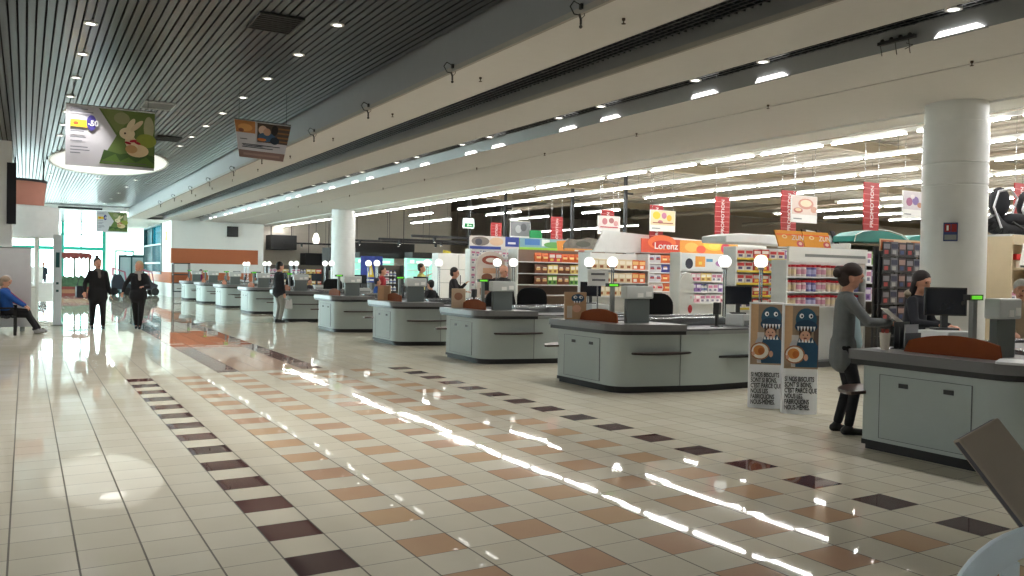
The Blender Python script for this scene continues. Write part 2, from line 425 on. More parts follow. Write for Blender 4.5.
b = MB(); b.box(-9, -8.8, -7, 28, 0, 4.75); b.box(-9,-8.8,28,66.3,4.5,4.75); b.box(-9,-8.8,28,66.3,0,.3); struct(b.build('wall_left', white_p), 'white left wall of the mall')
w = struct(MB().box(-8.92,-8.9,28,66,.3,4.5).build('added_window_3', glass('clear_glass', (238,250,250), .05)), 'long row of side windows added on the left to light the far hall')  # out-of-view glazing added so daylight reaches the far end
b = MB(); [b.box(-8.95,-8.86,28+k*3.8,28.1+k*3.8,.3,4.5) for k in range(11)]; b.box(-8.95,-8.86,28,66,2.6,2.7); b.build('window_frame', tealm, w)  # frame of the added out-of-view side windows
b = MB(); b.box(-9, 46, -7.2, -7, 0, 6); struct(b.build('wall_near', M('wall_back_grey', (150,146,140), .8)), 'wall behind the viewpoint')
# left shop block
b = MB(); b.box(-8.8, -.3, 23.9, 24.1, 2.05, 4.64); b.box(-.5, -.3, 24.1, 26.4, 2.05, 4.64); b.box(-8.8,-.9,23.9,24.1,0,2.05)
struct(b.build('wall_shop', white_p), 'white shop fascia at the left edge')
b = MB(); b.box(-.42,-.22,23.8,23.9,2.6,4.1); tag(b.build('shop_sign_box', M('sign_black', (20,20,26), .4), None, (0.02,0,0)), 'narrow black sign box on the right edge of the white shop fascia', 'sign')

# store envelope
greige = M('store_wall', (206,198,186), .85)
brown = M('store_wall_brown', (170,150,128), .9)
b = MB(); b.box(11.7, 24.5, 50, 50.2, 0, 6.6, 0); b.box(24.3,24.5,50.2,62,0,6.6,0); b.box(24.5, 45, 61.8, 62, 0, 6.6, 0); struct(b.build('wall_store_far', greige), 'grey beige rear wall of the shop floor')
b = MB(); b.box(45, 45.2, -7, 62, 0, 6.6); struct(b.build('wall_store_right', brown), 'brown far side wall of the shop floor')
b = MB(); b.box(12.35, 45, -7, 33, 4.95, 5.05, 0); b.box(12.35,45,33,62,6.6,6.7,0); b.box(12.35,45,33,33.1,4.95,6.7,0)
for k in range(60): b.box(12.4+k*.55, 12.5+k*.55, -7, 33, 4.90, 4.95, 0)
struct(b.build('ceiling_store', M('store_ceiling', (150,144,132), .8)), 'beige corrugated roof of the shop floor')
b = MB()
for k in range(7):
    y = -4+k*5.6; b.box(12.4, 45, y, y+.16, 4.62, 4.66); b.box(12.4,45,y+.07,y+.09,4.66,4.84); b.box(12.4,45,y,y+.16,4.84,4.88)
struct(b.build('trim_roof_girders', M('girder', (140,128,104), .6)), 'roof girders crossing the shop ceiling')
b = MB()
for x, z in ((19.2, 4.5), (26.3, 4.5), (34, 4.5)): b.tube((x,-6,z),(x,33,z),.1,n=14)
struct(b.build('trim_ducts', M('duct', (120,108,92), .6)), 'round ducts under the shop roof')

# columns
def column(x, y, r, label):
    t = empty('column', (x,y,0)); tag(t, label, 'column')
    b = MB(); b.lathe([(0,0),(r,0),(r,2.95),(r-.012,2.955),(r-.012,2.975),(r,2.98),(r,3.26),(r-.012,3.265),(r-.012,3.285),(r,3.29),(r,3.86),(r-.015,3.865),(r-.015,ZB+.01)], n=64); b.build('shaft', M('column_white', (214,216,214), .45), t, smooth=True)
    b = MB(); b.lathe([(r+.012,0),(r+.012,.1),(r,.1)], n=64); b.build('plinth', dgrey, t, smooth=True)
    return t
column(11.58, 7.15, .43, 'thick white round column behind the nearest checkout')
column(11.58, 33.9, .5, 'distant white round column among the far checkouts')
t = empty('fire_notice', (11.14,6.92,2.29), RD(-62)); tag(t, 'small red and blue fire notice on the near white column', 'notice')
b = MB(); b.box(-.09,.09,-.012,.0,-.13,.13); b.build('panel', M('notice_blue', (40,60,110), .5), t)
b = MB(); b.box(-.075,.0,-.016,-.012,-.0,.11,0); b.box(.01,.075,-.016,-.012,-.0,.11,1); b.box(-.05,-.025,-.018,-.016,.02,.09,2); b.box(-.075,.075,-.016,-.012,-.11,-.04,3); b.build('print', [red, M('notice_red2', (150,30,34), .5), paper, mgrey], t)

# ------------------------------------------------------------------ fluorescent rows
def tube_row(x, y0, y1, z, label, posts=True):
    t = empty('tube_light', (x, y0, z)); tag(t, label, 'strip light')
    L = y1-y0
    b = MB(); b.box(-.018,.018,0,L,.02,.09); b.build('batten', whitep, t)
    pt = 1.72 if x < 14 else 1.62; b = MB(); n = max(1, round(L/pt))
    for k in range(n):
        for q in (-.017,.017): b.box(q-.011,q+.011,k*L/n+.02,min(k*L/n+1.52,(k+1)*L/n-.02),-.008,.014)
    b.build('tubes', tube_m, t)
    k = .4; TP = lambda q: (4.88 if y0+q < 33 else 6.55)
    while k < L: MB().tube((0,k,.08),(0,k,TP(k)-z),.006,n=5).build('hanger', steel, t); k += 4.2
rows = [(13.05,2,61,4.13,'continuous strip light right behind the checkout soffit'),
 (15.5,2,31,4.2,'long strip light, second row from the soffit'),(17.95,2,22,4.2,'long strip light, near part of the third row'),
 (17.95,23,26,4.2,'short strip light, second piece of the third row'),(17.95,30,33,4.2,'short strip light, third piece of the third row'),(17.95,36.6,41.5,4.2,'short strip light at the far end of the third row'),
 (20.4,2,24.5,4.2,'long strip light, near part of the fourth row'),(20.4,26.4,29,4.2,'short strip light in the middle of the fourth row'),(20.4,31.6,35.2,4.2,'short strip light, far piece of the fourth row'),
 (23.9,4,19,4.2,'strip light in the fifth row'),(26.4,4,24,4.2,'strip light in the sixth row'),(29.5,10,24,4.2,'strip light in the seventh row'),(32.5,14,23,4.2,'strip light in the eighth row'),(27.5,34,44,4.2,'strip light added far back beyond the green header to lighten the rear'),  # last row of this line is added to brighten the dark shop rear
 (15.5,33.5,36,4.2,'lone strip light farther along the second row')]
for r in rows: tube_row(*r)
for x,y in ((16.75,29.2),(16.75,32.3),(16.6,24.2),(16.6,21.2),(22,32)):
    b = MB(); b.box(-.045,.045,-.045,.045,0,4.95); b.box(-.04,.3,-.02,.02,4.2,4.26)
    o = b.build('steel_post', black, None, (x,y,0)); tag(o, 'slim black steel post rising above the shop shelves', 'post', 'black posts on the shop floor')
# exit sign
t = empty('exit_sign', (15.5,30,3.6)); tag(t, 'hanging green and white emergency exit sign above the shelves', 'sign')
b = MB(); b.box(-.24,.24,-.04,.04,-.2,.2); b.build('housing', M('exit_white', (220,235,228), .4, emit=.5, var=0), t)
b = MB(); b.box(-.2,.2,-.05,-.04,-.16,-.0,0); b.ball((-.05,-.052,-.04),.02,1); b.box(-.07,-.03,-.056,-.05,-.12,-.06,1); b.box(.02,.12,-.056,-.05,-.1,-.07,1); b.build('print', [M('exit_green', (20,140,80), .4), paper], t)
[MB().tube((q*.1,0,.2),(q*.1,0,1.3),.006).build('hanger', steel, t) for q in (-1,1)]

# ------------------------------------------------------------------ checkouts
def arc(cx, cy, r, a0, a1, n=6): return [(cx+r*cos(RD(a0+(a1-a0)*i/n)), cy+r*sin(RD(a0+(a1-a0)*i/n))) for i in range(n+1)]
def outline(off=0.0):
    # hall end at x=0, near side towards -y; rounded knee, second cabinet from x=.9
    o = off
    p = [(-o, 0+o)]
    p += [(-o, -1.2)]
    p += arc(.28-o*.0, -1.2, .28+o, 180, 252, 6)
    p += [(.95, -1.66-o), (1.35, -1.74-o), (2.3, -1.74-o), (3.25+o, -1.55-o), (3.25+o, o)]
    return p[::-1] if False else p
mono = {}
def counter():
    t = empty('checkout_counter')
    b = MB(); b.prism(outline(0), .09, .80); b.build('body', body_m, t, smooth=True)
    b = MB(); b.prism(outline(-.02), 0, .10); b.prism(outline(.006), .045, .09); b.build('kick_plate', kickm, t)
    # seam strips
    [MB().tube((x,y,.09),(x,y,.8),.007,n=6).build('seam', M('seam_grey', (120,126,122), .4), t) for x,y in ((.93,-1.66),(2.3,-1.742))]
    def oleft(o): 
        p = [(-o, o), (-o, -1.2)]+arc(.28, -1.2, .28+o, 180, 252, 6)+[(.95, -1.66-o), (.95, o)]
        return p
    def oright(o): return [(.95,-1.66-o),(1.35,-1.74-o),(2.3,-1.74-o),(3.25+o,-1.55-o),(3.25+o,o),(.95,o)]
    b = MB(); b.prism(oleft(.10), .85, .94, 0); b.prism(oleft(.085), .80, .85, 1); b.build('worktop', [topm, black], t)
    b = MB(); b.prism(oright(.03), .80, .87, 0); b.prism(oright(.034), .855, .872, 1); b.build('cashier_worktop', [mgrey, dgrey], t)
    # raised rim and belt
    b = MB(); b.box(.55, 2.9, -.75, -.2, .93, .955); b.build('conveyor_belt', black, t)
    b = MB(); b.box(.95, 3.1, -.95, -.80, .87, .985); b.box(.95,3.1,-.16,-.04,.87,.985); b.build('belt_rail', steel, t, bevel=.01)
    # access panel on the hall end
    a = MB().box(-.006,.0,-1.05,-.18,.13,.72).build('access_panel', M('panel_laminate', (160,169,165), .5, var=.03, spec=.3), t)
    for y in (-.42,-.85):
        l = MB().box(-.014,-.006,y-.045,y+.045,.62,.66).build('latch', black, t); l.parent = a
    b = MB()
    for (y0,y1,z0,z1) in ((-1.055,-.175,.72,.724),(-1.055,-.175,.126,.13),(-1.055,-1.05,.126,.724),(-.18,-.175,.126,.724)): b.box(-.008,.0,y0,y1,z0,z1)
    o = b.build('panel_gap', dgrey, a)
    # bumper shelves
    def lens(x0, x1, y, d, z):
        n = 12; p = [(x0+(x1-x0)*i/n, y-d*sin(pi*i/n)**.6) for i in range(n+1)]+[(x1, y+.05), (x0, y+.05)]
        return p
    b = MB(); b.prism(lens(.2,1.25,-1.56,.2,0), .53, .56, 0); b.prism(lens(.19,1.26,-1.56,.215,0), .537, .552, 1); b.build('bumper_shelf', [M('shelf_brown', (78,58,50), .35), black], t)
    b = MB(); b.prism(lens(1.55,2.45,-1.72,.14,0), .46, .49, 0); b.build('bumper_shelf', [black], t)
    p = [(x, -y+(-.02)) for x, y in lens(-.3,.6,-.0,.32,0)]
    b = MB(); b.prism([(x, -y) for x, y in lens(-.22,.75,-.02,.34,0)][::-1], .52, .55); b.build('packing_shelf', M('shelf_brown', (78,58,50), .35), t)
    # curved orange divider just behind the hall end rim
    n = 14; pts = [( -.3-1.0*i/n, .94+.17*(sin(pi*min(1,.12+.88*i/n*1.0))**.45 if i not in (0,) else 0)) for i in range(n+1)]
    pts = [(-.28,.94)]+[(-.28-.05-.83*i/n, .94+.05+.13*sin(pi*(.08+.80*i/n))**.6) for i in range(n+1)]+[(-1.18,.94)]
    X = Matrix.Translation((.2,0,0)) @ Matrix.Rotation(pi/2, 4, 'Z')
    b = MB(); b.vprism([(y, z) for y, z in pts], -.012, .012, 0, X); b.build('divider_panel', orange, t)
    return t
def till_set():
    """display pole, housing and number lamps as separate things"""
    p = empty('till_display')
    b = MB(); b.box(-.03,.03,-.02,.02,0,.5); b.build('pole', mgrey, p)
    q = MB().box(-.1,.1,-.03,.03,.5,.55).build('display_housing', black, p)
    b = MB(); b.box(-.075,.075,-.034,-.03,.51,.54); o = b.build('readout', M('led_green', (90,190,40), .4, emit=.55, var=0), p)
    h = empty('till_housing')
    b = MB(); b.box(-.2,.2,-.035,.035,0,.34); b.build('stand', M('smoked_grey', (96,104,102), .3), h, bevel=.01)
    b = MB(); b.box(-.24,.24,-.07,.07,.34,.52); b.build('head', lgrey, h, bevel=.02)
    b = MB(); b.box(-.05,.05,-.078,-.07,.36,.42); b.box(.1,.2,-.078,-.07,.37,.44); b.build('label_plate', paper, h)
    g = empty('number_lamp')
    b = MB(); b.tube((-.02,0,0),(-.02,0,.9),.012); b.tube((.03,0,0),(.03,0,.9),.012); b.box(-.05,.06,-.03,.03,.0,.02); b.build('pole', steel, g)
    b = MB(); b.tube((0,0,.86),(0,0,.9),.05,.05); b.build('collar', mgrey, g)
    b = MB(); b.ball((0,0,.99), .105, n=24); b.build('globe', lamp_w, g, smooth=True)
    c = empty('office_chair')
    b = MB(); b.prism(rrect(-.24,.24,-.24,.24,.08), .46, .54); b.build('seat', blackf, c, bevel=.02)
    b = MB(); b.vprism(rrect(-.31,.31,.66,1.24,.2,6), .2, .28); b.build('backrest', blackf, c, bevel=.02)
    b = MB(); b.tube((0,.0,.12),(0,0,.46),.03); b.path([(0,.05,.45),(0,.26,.5),(0,.26,.8)], .02); b.build('stem', dgrey, c)
    b = MB(); b.path([(-.22,0,.5),(-.3,0,.55),(-.3,.12,.72),(-.3,-.12,.72)], .015); b.path([(.22,0,.5),(.3,0,.55),(.3,.12,.72),(.3,-.12,.72)], .015); b.build('armrest', black, c)
    b = MB()
    for k in range(5):
        a = 2*pi*k/5; b.tube((0,0,.1),(.28*cos(a),.28*sin(a),.07),.025,.015); b.ball((.28*cos(a),.28*sin(a),.03),.03,n=8)
    b.build('base', black, c)
    mo = empty('monitor')
    b = MB(); b.box(-.2,.2,-.02,.02,.14,.42); b.build('screen_frame', black, mo, bevel=.006)
    b = MB(); b.box(-.185,.185,-.024,-.02,.155,.405); b.build('screen', screen, mo)
    b = MB(); b.box(-.03,.03,.0,.04,.02,.2); b.box(-.11,.11,-.07,.09,0,.02); b.build('stand', dgrey, mo)
    k = empty('cash_register')
    b = MB(); b.vprism([(-.2,0),(.24,0),(.24,.1),(.16,.18),(-.2,.18)], -.18, .18); b.build('housing', lgrey, k, bevel=.012)
    b = MB(); b.box(-.17,.17,-.2,-.18,.02,.09); b.build('drawer_front', mgrey, k)
    b = MB()
    for j in range(3): b.box(.06,.15,-.1+.07*j,-.06+.07*j,.09,.155-.0*j)
    b.build('keys', dgrey, k)
    z = empty('card_terminal')
    b = MB(); b.box(-.02,.02,-.02,.02,0,.2); b.box(-.07,.07,-.07,.07,0,.015); b.build('stalk', black, z)
    b = MB(); b.vprism([(-.05,.18),(.05,.18),(.06,.36),(-.04,.36)], -.045, .045); b.build('handset', black, z, bevel=.01)
    return dict(p=p, h=h, g=g, c=c, mo=mo, k=k, z=z)
C0 = counter(); S0 = till_set(); used = set()
def inst(key, loc, rz, label, cat, group=None):
    o = S0[key]
    if key in used: o = copy_tree(o)
    used.add(key)
    o.location = loc; o.rotation_euler = (0,0,rz); tag(o, label, cat, group); return o
YF = [5.11, 10.37, 14.2, 18.05, 22.16, 26.9, 31.6, 36.3, 40.9, 45.2]
ORD = ['nearest','second','third','fourth','fifth','sixth','seventh','eighth','ninth','tenth']
for k, y in enumerate(YF):
    c = C0 if k == 0 else copy_tree(C0)
    c.location = (6.9, y, 0)
    w_ = ORD[k]
    tag(c, '%s grey checkout counter counted from the camera, dark worktop and orange divider' % (w_ if k else 'nearest'), 'checkout counter', 'checkout counters')
    inst('p', (7.12, y-1.02+(.11 if k == 0 else 0), .94), 0, 'grey pole with green lit display on the %s checkout' % w_, 'display')
    inst('h', (7.42, y-1.2+(.2 if k == 0 else 0), .94), 0, 'grey till housing on a stand on the %s checkout' % w_, 'till').scale = ((.72 if k == 0 else 1),1,1)
    if k in (0,): pass
    inst('g', (9.98, y-.3, .87), 0, 'white globe number lamp, far one of the pair on the %s checkout' % w_, 'lamp')
    inst('g', (9.98, y-1.08, .87), 0, 'white globe number lamp, near one of the pair on the %s checkout' % w_, 'lamp')
    inst('mo', (9.38, y-1.2, 1.05) if k else (7.88, 4.93, 1.12), RD(-35), 'dark till monitor on the %s checkout' % w_, 'monitor')
    if k: inst('k', (9.45, y-1.25, .87), 0, 'pale grey cash register on the %s checkout' % w_, 'cash register')
    else: inst('k', (7.72, 4.86, .94), pi, 'pale grey cash register under the monitor of the nearest checkout', 'cash register')
    if k: inst('z', (8.8, y-1.35, .87), .4, 'black card terminal on a stalk on the %s checkout' % w_, 'card terminal')
    if k in (1,2,5,6): inst('c', (9.0, y+.42, .08), RD(160), 'black office chair behind the %s checkout' % w_, 'office chair')
inst('c', (8.3, 14.78, .02), RD(170), 'black office chair beside another one at the third checkout', 'office chair')

# ------------------------------------------------------------------ figures
def ik(a, b, l1, l2, hint):
    a = Vector(a); b = Vector(b); d = b-a; L = min(d.length, (l1+l2)*.999); dn = d.normalized()
    x = (l1*l1-l2*l2+L*L)/(2*L); h = sqrt(max(0, l1*l1-x*x)); hv = Vector(hint); hv = (hv-hv.dot(dn)*dn)
    hv = hv.normalized() if hv.length > 1e-4 else Vector((0,0,1))
    return a+dn*x+hv*h, a+dn*L
def remesh(name, parts, mats, parent, voxel, smooth=4, post=None):
    b = MB()
    for p in parts:
        if p[0] == 'c':
            _, a, ra, c, rc = p[:5]; sq = p[5] if len(p) > 5 else None
            a = Vector(a); c = Vector(c)
            n = 14
            if sq:   # squashed limb: local x stretch in world x, y scale
                X = Matrix.Translation(a) @ Matrix.Diagonal((sq[0], sq[1], 1, 1)) @ Matrix.Translation(-a)
                d = c-a; c2 = a+Vector((d.x/sq[0], d.y/sq[1], d.z))
                b.tube(a, c2, ra, rc, n=n, X=X); b.ball(a, ra, n=n, X=X); b.ball(c2, rc, n=n, X=X)
            else:
                b.tube(a, c, ra, rc, n=n); b.ball(a, ra, n=n); b.ball(c, rc, n=n)
        elif p[0] == 'b': b.ball(p[1], p[2], n=18, sc=p[3])
    o = b.build(name, mats, parent)
    rm = o.modifiers.new('r', 'REMESH'); rm.mode = 'VOXEL'; rm.voxel_size = voxel
    sm = o.modifiers.new('s', 'SMOOTH'); sm.iterations = smooth; sm.factor = .6
    me = bpy.data.meshes.new_from_object(o.evaluated_get(bpy.context.evaluated_depsgraph_get()))
    o.modifiers.clear(); old = o.data; o.data = me; bpy.data.meshes.remove(old); me.name = name
    me.materials.clear()
    for k in (mats if isinstance(mats, (list, tuple)) else [mats]): me.materials.append(k)
    me.polygons.foreach_set('use_smooth', [True]*len(me.polygons)); me.polygons.foreach_set('material_index', [0]*len(me.polygons))
    if post: post(me)
    return o
def person(loc, yaw, label, ht=1.7, girth=1.0, top=(20,20,22), legs=(16,16,18), hair=(40,26,20), hairstyle='short', pose='stand', hands=None, feet=None,
           lean=0.0, voxel=.014, coat=0.0, scarf=None, shoes=(14,14,14), look=0.0, headtilt=0.0, inner=None, hood=False, trim=None, turn=0.0, sleeve=None):
    """yaw: heading, 0 = facing -y (towards the viewpoint), local forward is -y"""
    s = ht/1.72
    t = empty('person', loc, yaw); tag(t, label, 'person')
    g = girth
    pz = .93*s; 
    if pose == 'sit': pz = .53
    pel = Vector((0, 0, pz))
    hipw = .09*s*(.6+.4*g)
    lf = Vector((0, -1, 0))
    chest = pel+Vector((0, -sin(lean)*.38*s, .38*s*cos(lean)))
    neck = pel+Vector((0, -sin(lean)*.54*s, .54*s*cos(lean)))
    head = neck+Vector((0, -(.02+sin(lean)*.1)*s-headtilt*.05, .135*s-headtilt*.02))
    shw = .152*s*(.7+.3*g)
    sh = {1: neck+Vector((shw, 0, -.085*s)), -1: neck+Vector((-shw, 0, -.085*s))}
    hp = {1: pel+Vector((hipw, 0, -.02)), -1: pel+Vector((-hipw, 0, -.02))}
    if feet is None: feet = {1: (.1*s, 0, .08), -1: (-.1*s, 0, .08)}
    if pose == 'sit' and feet is None: feet = {1: (.12,-.5,.08), -1: (-.12,-.5,.08)}
    if hands is None: hands = {1: (.27*g, -.08, .80*s), -1: (-.27*g, -.08, .80*s)}
    kn = {}; an = {}; el = {}; wr = {}
    for q in (1,-1):
        kn[q], an[q] = ik(hp[q], feet[q], .43*s, .42*s, (0,-1,.15))
        el[q], wr[q] = ik(sh[q], hands[q], .29*s, .25*s, (q*.5,.6,-.5))
    # ---- body, one continuous skin surface
    P = []
    hs = s*1.12
    hq = Quaternion((0,0,1), look)
    def hv(x, y, z): return head+hq @ (Vector((x, y-headtilt*z*1.2, z))*hs)
    P += [('b', hv(0,.012,.03), .092*hs, (.86,1.04,1.08)), ('b', hv(0,-.03,-.045), .062*hs, (.92,1,1.0)), ('b', hv(0,-.055,-.085), .03*hs, (1.1,1,.8))]
    P += [('b', hv(0,-.098,-.02), .017*hs, (.8,1,1.3)), ('b', hv(0,-.104,-.033), .015*hs, (1.1,1,.7)), ('b', hv(.078,.01,-.01), .026*hs, (.4,.8,1.25)), ('b', hv(-.078,.01,-.01), .026*hs, (.4,.8,1.25))]
    P += [('b', hv(0,-.088,-.06), .017*hs, (1.35,.7,.5)), ('b', hv(0,-.08,.022), .03*hs, (1.6,.6,.5))]
    P += [('c', neck+Vector((0,.01,-.06*s)), .062*s, head+Vector((0,.01,-.05*s)), .052*s)]
    tw = .135*s*g
    P += [('c', chest, tw*.85, pel+Vector((0,0,.05)), tw*.85, (1.15,.75)), ('c', sh[1], .05*s, sh[-1], .05*s)]
    for q in (1,-1):
        P += [('c', hp[q], .085*s*g, kn[q], .055*s*g), ('c', kn[q], .055*s*g, an[q], .036*s)]
        P += [('c', an[q], .03*s, an[q]+Vector((0,-.09*s,-.038)), .02*s)]
        P += [('c', sh[q], .046*s, el[q], .036*s), ('c', el[q], .036*s, wr[q], .025*s)]
        fd = (wr[q]-el[q]).normalized(); side = fd.cross(Vector((0,0,1)))
        if side.length < .3: side = Vector((0,1,0))
        side.normalize(); up = side.cross(fd)
        palm = wr[q]+fd*.06*s
        for i in range(-1,2): P.append(('c', wr[q]+side*.012*i, .014*s, palm+side*.02*i+fd*.02, .014*s))
        for i, ln in enumerate((.062,.075,.07,.054)):
            r0 = palm+side*(.03-.02*i)+fd*.018; m1 = r0+fd*ln*.5*s-up*.006; m2 = m1+fd*ln*.42*s-up*.03
            P += [('c', r0, .0095*s, m1, .0088*s), ('c', m1, .0088*s, m2, .0078*s)]
        th = wr[q]+fd*.025*s+side*.025; P += [('c', th, .012*s, th+side*.03+fd*.03-up*.012, .01*s), ('c', th+side*.03+fd*.03-up*.012, .01*s, th+side*.036+fd*.06-up*.02, .008*s)]
    eyes = [hv(.031,-.088,.0), hv(-.031,-.088,.0)]; mouth = hv(0,-.1,-.06)
    def post(me):
        for p in me.polygons:
            c = p.center
            if any((c-e).length < .013*hs for e in eyes): p.material_index = 1
            elif abs((hq.inverted() @ (c-mouth)).x) < .024*hs and abs(c.z-mouth.z) < .007*hs and (c-mouth).length < .03: p.material_index = 2
    remesh('body', P, [skinm, M('eye_dark', (30,22,20), .3), M('lip', (150,80,74), .5)], t, voxel, 3, post)
    # ---- clothing
    tm = M('cloth_%d_%d_%d' % top, top, .9, var=.18, scale=14)
    lm = M('cloth_%d_%d_%d' % legs, legs, .9, var=.18, scale=14)
    J = [('c', chest+Vector((0,.0,.02*s)), tw*1.02, pel+Vector((0,.0,.06*s)), tw*1.05, (1.22,.86)), ('c', sh[1]-Vector((.02,0,.0)), .062*s, sh[-1]+Vector((.02,0,.0)), .062*s), ('b', neck+Vector((0,.0,-.05*s)), .08*s, (1.1,.95,.75))]
    if coat and pose != 'sit': J += [('c', pel, tw*1.1, pel-Vector((0,0,coat*s)), tw*1.16, (1.28,1.0))]
    sw = 1.0+.25*(g-1)
    for q in (1,-1):
        J += [('c', sh[q], .064*s*sw, el[q], .052*s*sw), ('c', el[q], .052*s*sw, el[q].lerp(wr[q], .94), .04*s)]
    remesh('jacket', J, tm, t, max(voxel, .012), 5)
    L = [('c', pel+Vector((0,0,.06*s)), tw*.98, pel-Vector((0,0,.03*s)), tw*.98, (1.2,.86))]
    for q in (1,-1):
        L += [('c', hp[q]+Vector((0,0,-.02)), .098*s*g, kn[q], .066*s*g), ('c', kn[q], .066*s*g, kn[q].lerp(an[q], .9), .05*s*(.6+.4*g))]
    remesh('trousers', L, lm, t, max(voxel, .012), 4)
    for q in (1,-1):
        hd = Vector((0,-1,0))
        remesh('shoe', [('c', an[q]+Vector((0,.035*s,-.035)), .042*s, an[q]+Vector((0,-.13*s,-.042)), .036*s, (1.05,1)), ('c', an[q], .045*s, an[q]+Vector((0,0,-.03)), .045*s)], M('shoe_%d' % shoes[0], shoes, .6), t, max(voxel, .012), 2)
    hm = M('hair_%d_%d_%d' % hair, hair, .65, var=.3, scale=60)
    if hairstyle != 'bald':
        Q = [('b', hv(0,.028,.055), .094*hs, (.93,1.03,.98)), ('b', hv(0,.055,.0), .078*hs, (1.0,.8,1.05))]
        if hairstyle == 'pony': Q += [('b', hv(0,.115,.06), .05*hs, (.9,1,1.0)), ('b', hv(.02,.15,.075), .045*hs, (.9,.9,.9)), ('b', hv(-.02,.155,.045), .04*hs, (.9,.9,1.1))]
        if hairstyle == 'bun': Q += [('b', hv(0,.06,.16), .045*hs, (1,1,.8)), ]
        if hairstyle == 'long': Q += [('c', hv(.06,.03,.0), .04*hs, hv(.07,.02,-.14), .035*hs), ('c', hv(-.06,.03,.0), .04*hs, hv(-.07,.02,-.14), .035*hs), ('c', hv(0,.06,.0), .06*hs, hv(0,.06,-.15), .05*hs)]
        remesh('hair', Q, hm, t, max(voxel*.8, .009), 3)
    else:
        remesh('hair', [('b', hv(0,.06,-.01), .08*hs, (1.04,.6,.6))], hm, t, .012, 3)
    if scarf: remesh('scarf', [('b', neck+Vector((0,-.02,-.02*s)), .095*s, (1.15,1.05,.55)), ('c', neck+Vector((.02,-.1,-.05)), .035*s, chest+Vector((.03,-.14*g,-.02)), .04*s)], M('scarf_%d' % scarf[0], scarf, .95, var=.3, scale=30), t, .014, 3)
    if inner: remesh('shirt', [('c', chest+Vector((0,-.07*g*s,.05*s)), tw*.55, pel+Vector((0,-.125*g*s,.0)), tw*.76, (.9,.82))], M('inner_%d' % inner[0], inner, .85, var=.06), t, .014, 3)
    if hood: remesh('hood', [('b', neck+Vector((0,.08*s,-.0)), .09*s, (1.25,.8,.7))], M('fur_%d' % (hood[0]), hood, .95, var=.3, scale=50), t, .014, 2)
    return t
S = (0,0,0)
# customer reading at the nearest checkout: facing +x (towards the till)
wm = person((7.33,5.68,0), RD(48), 'woman in grey cardigan reading a leaflet at the end of the nearest checkout', 1.74, .88, (104,108,108), (20,20,24), (44,28,22), 'pony', hands={1:(.13,-.40,1.15),-1:(-.10,-.43,1.17)}, voxel=.009, coat=.17, headtilt=.45, inner=(176,200,204), feet={1:(.09,.03,.08),-1:(-.09,-.05,.08)}, lean=.03)
o = MB().vprism([(-.15,-.0),(.15,.0),(.14,.22),(-.14,.22)], -.003, .003).build('leaflet', M('leaflet', (206,206,200), .5), None, (7.70,5.28,1.17), RD(48)); o.rotation_euler = (RD(-50), 0, RD(48)); tag(o, 'open white leaflet held by the woman in the grey cardigan', 'leaflet')
person((8.90,5.95,.03), RD(10), 'dark haired cashier with fur collar standing behind the nearest till', 1.66, 1.0, (26,28,36), (20,20,24), (30,20,20), 'long', hands={1:(.16,-.34,1.06),-1:(-.2,-.36,1.08)}, voxel=.01, headtilt=.3, look=RD(-20), hood=(150,138,120), lean=.08)
person((11.1,5.93,-.05), RD(-50), 'grey haired man in beige jacket at the right edge behind the nearest checkout', 1.66, 1.1, (160,140,118), (40,38,40), (176,172,166), 'short', hands={1:(.14,-.36,1.0),-1:(-.14,-.38,1.02)}, voxel=.011, headtilt=.3, look=RD(-20))
person((9.12,15.95,0), RD(12), 'bald man in black coat standing behind the third checkout', 1.76, 1.18, (26,30,32), (24,24,26), (190,184,176), 'bald', voxel=.013, headtilt=.2)
person((9.42,19.0,0), RD(60), 'young man in black jacket with raised hand behind the fourth checkout', 1.70, 1.02, (26,22,26), (24,24,28), (22,18,18), 'short', hands={1:(.16,-.3,1.32),-1:(-.2,-.32,1.12)}, voxel=.013, headtilt=.15)
person((8.55,18.5,-.02), RD(200), 'cashier in black with back turned at the fourth checkout', 1.40, 1.1, (20,20,24), (20,20,24), (16,14,16), 'short', hands={1:(.42,-.1,1.0),-1:(-.3,-.2,.9)}, voxel=.014)
person((9.05,23.0,0), RD(70), 'person in red and dark jacket behind the fifth checkout', 1.72, 1.05, (150,36,44), (30,40,80), (40,30,26), 'short', voxel=.016)
person((8.75,22.6,0), RD(80), 'seated person in blue top at the fifth checkout', 1.38, 1.0, (30,70,140), (30,30,40), (30,30,50), 'short', voxel=.016)
person((11.2,25.0,0), RD(60), 'person in yellow high visibility top far behind the fifth checkout', 1.84, 1.05, (214,206,120), (60,60,66), (60,50,40), 'short', hands={1:(.5,-.2,1.5),-1:(-.25,-.1,.9)}, voxel=.016)
person((6.6,25.15,0), RD(100), 'man in dark jacket and grey trousers standing in front of the sixth checkout', 1.80, 1.1, (26,26,32), (140,138,132), (26,22,22), 'short', voxel=.014, coat=.06, headtilt=.25, hands={1:(.22,-.14,.95),-1:(-.2,-.1,.85)})
person((8.15,27.2,0), RD(30), 'seated cashier in dark top at the sixth checkout', 1.30, 1.0, (40,38,46), (30,30,34), (24,20,20), 'short', voxel=.016)
person((7.85,46.1,0), RD(60), 'person in magenta coat bent over the tenth checkout', 1.52, 1.2, (150,40,110), (40,40,50), (80,30,60), 'short', voxel=.02, lean=.3)
person((9.3,41.6,0), RD(10), 'cashier with dark hair in white top at the ninth checkout', 1.26, 1.0, (200,200,200), (40,40,50), (40,30,30), 'short', voxel=.02)
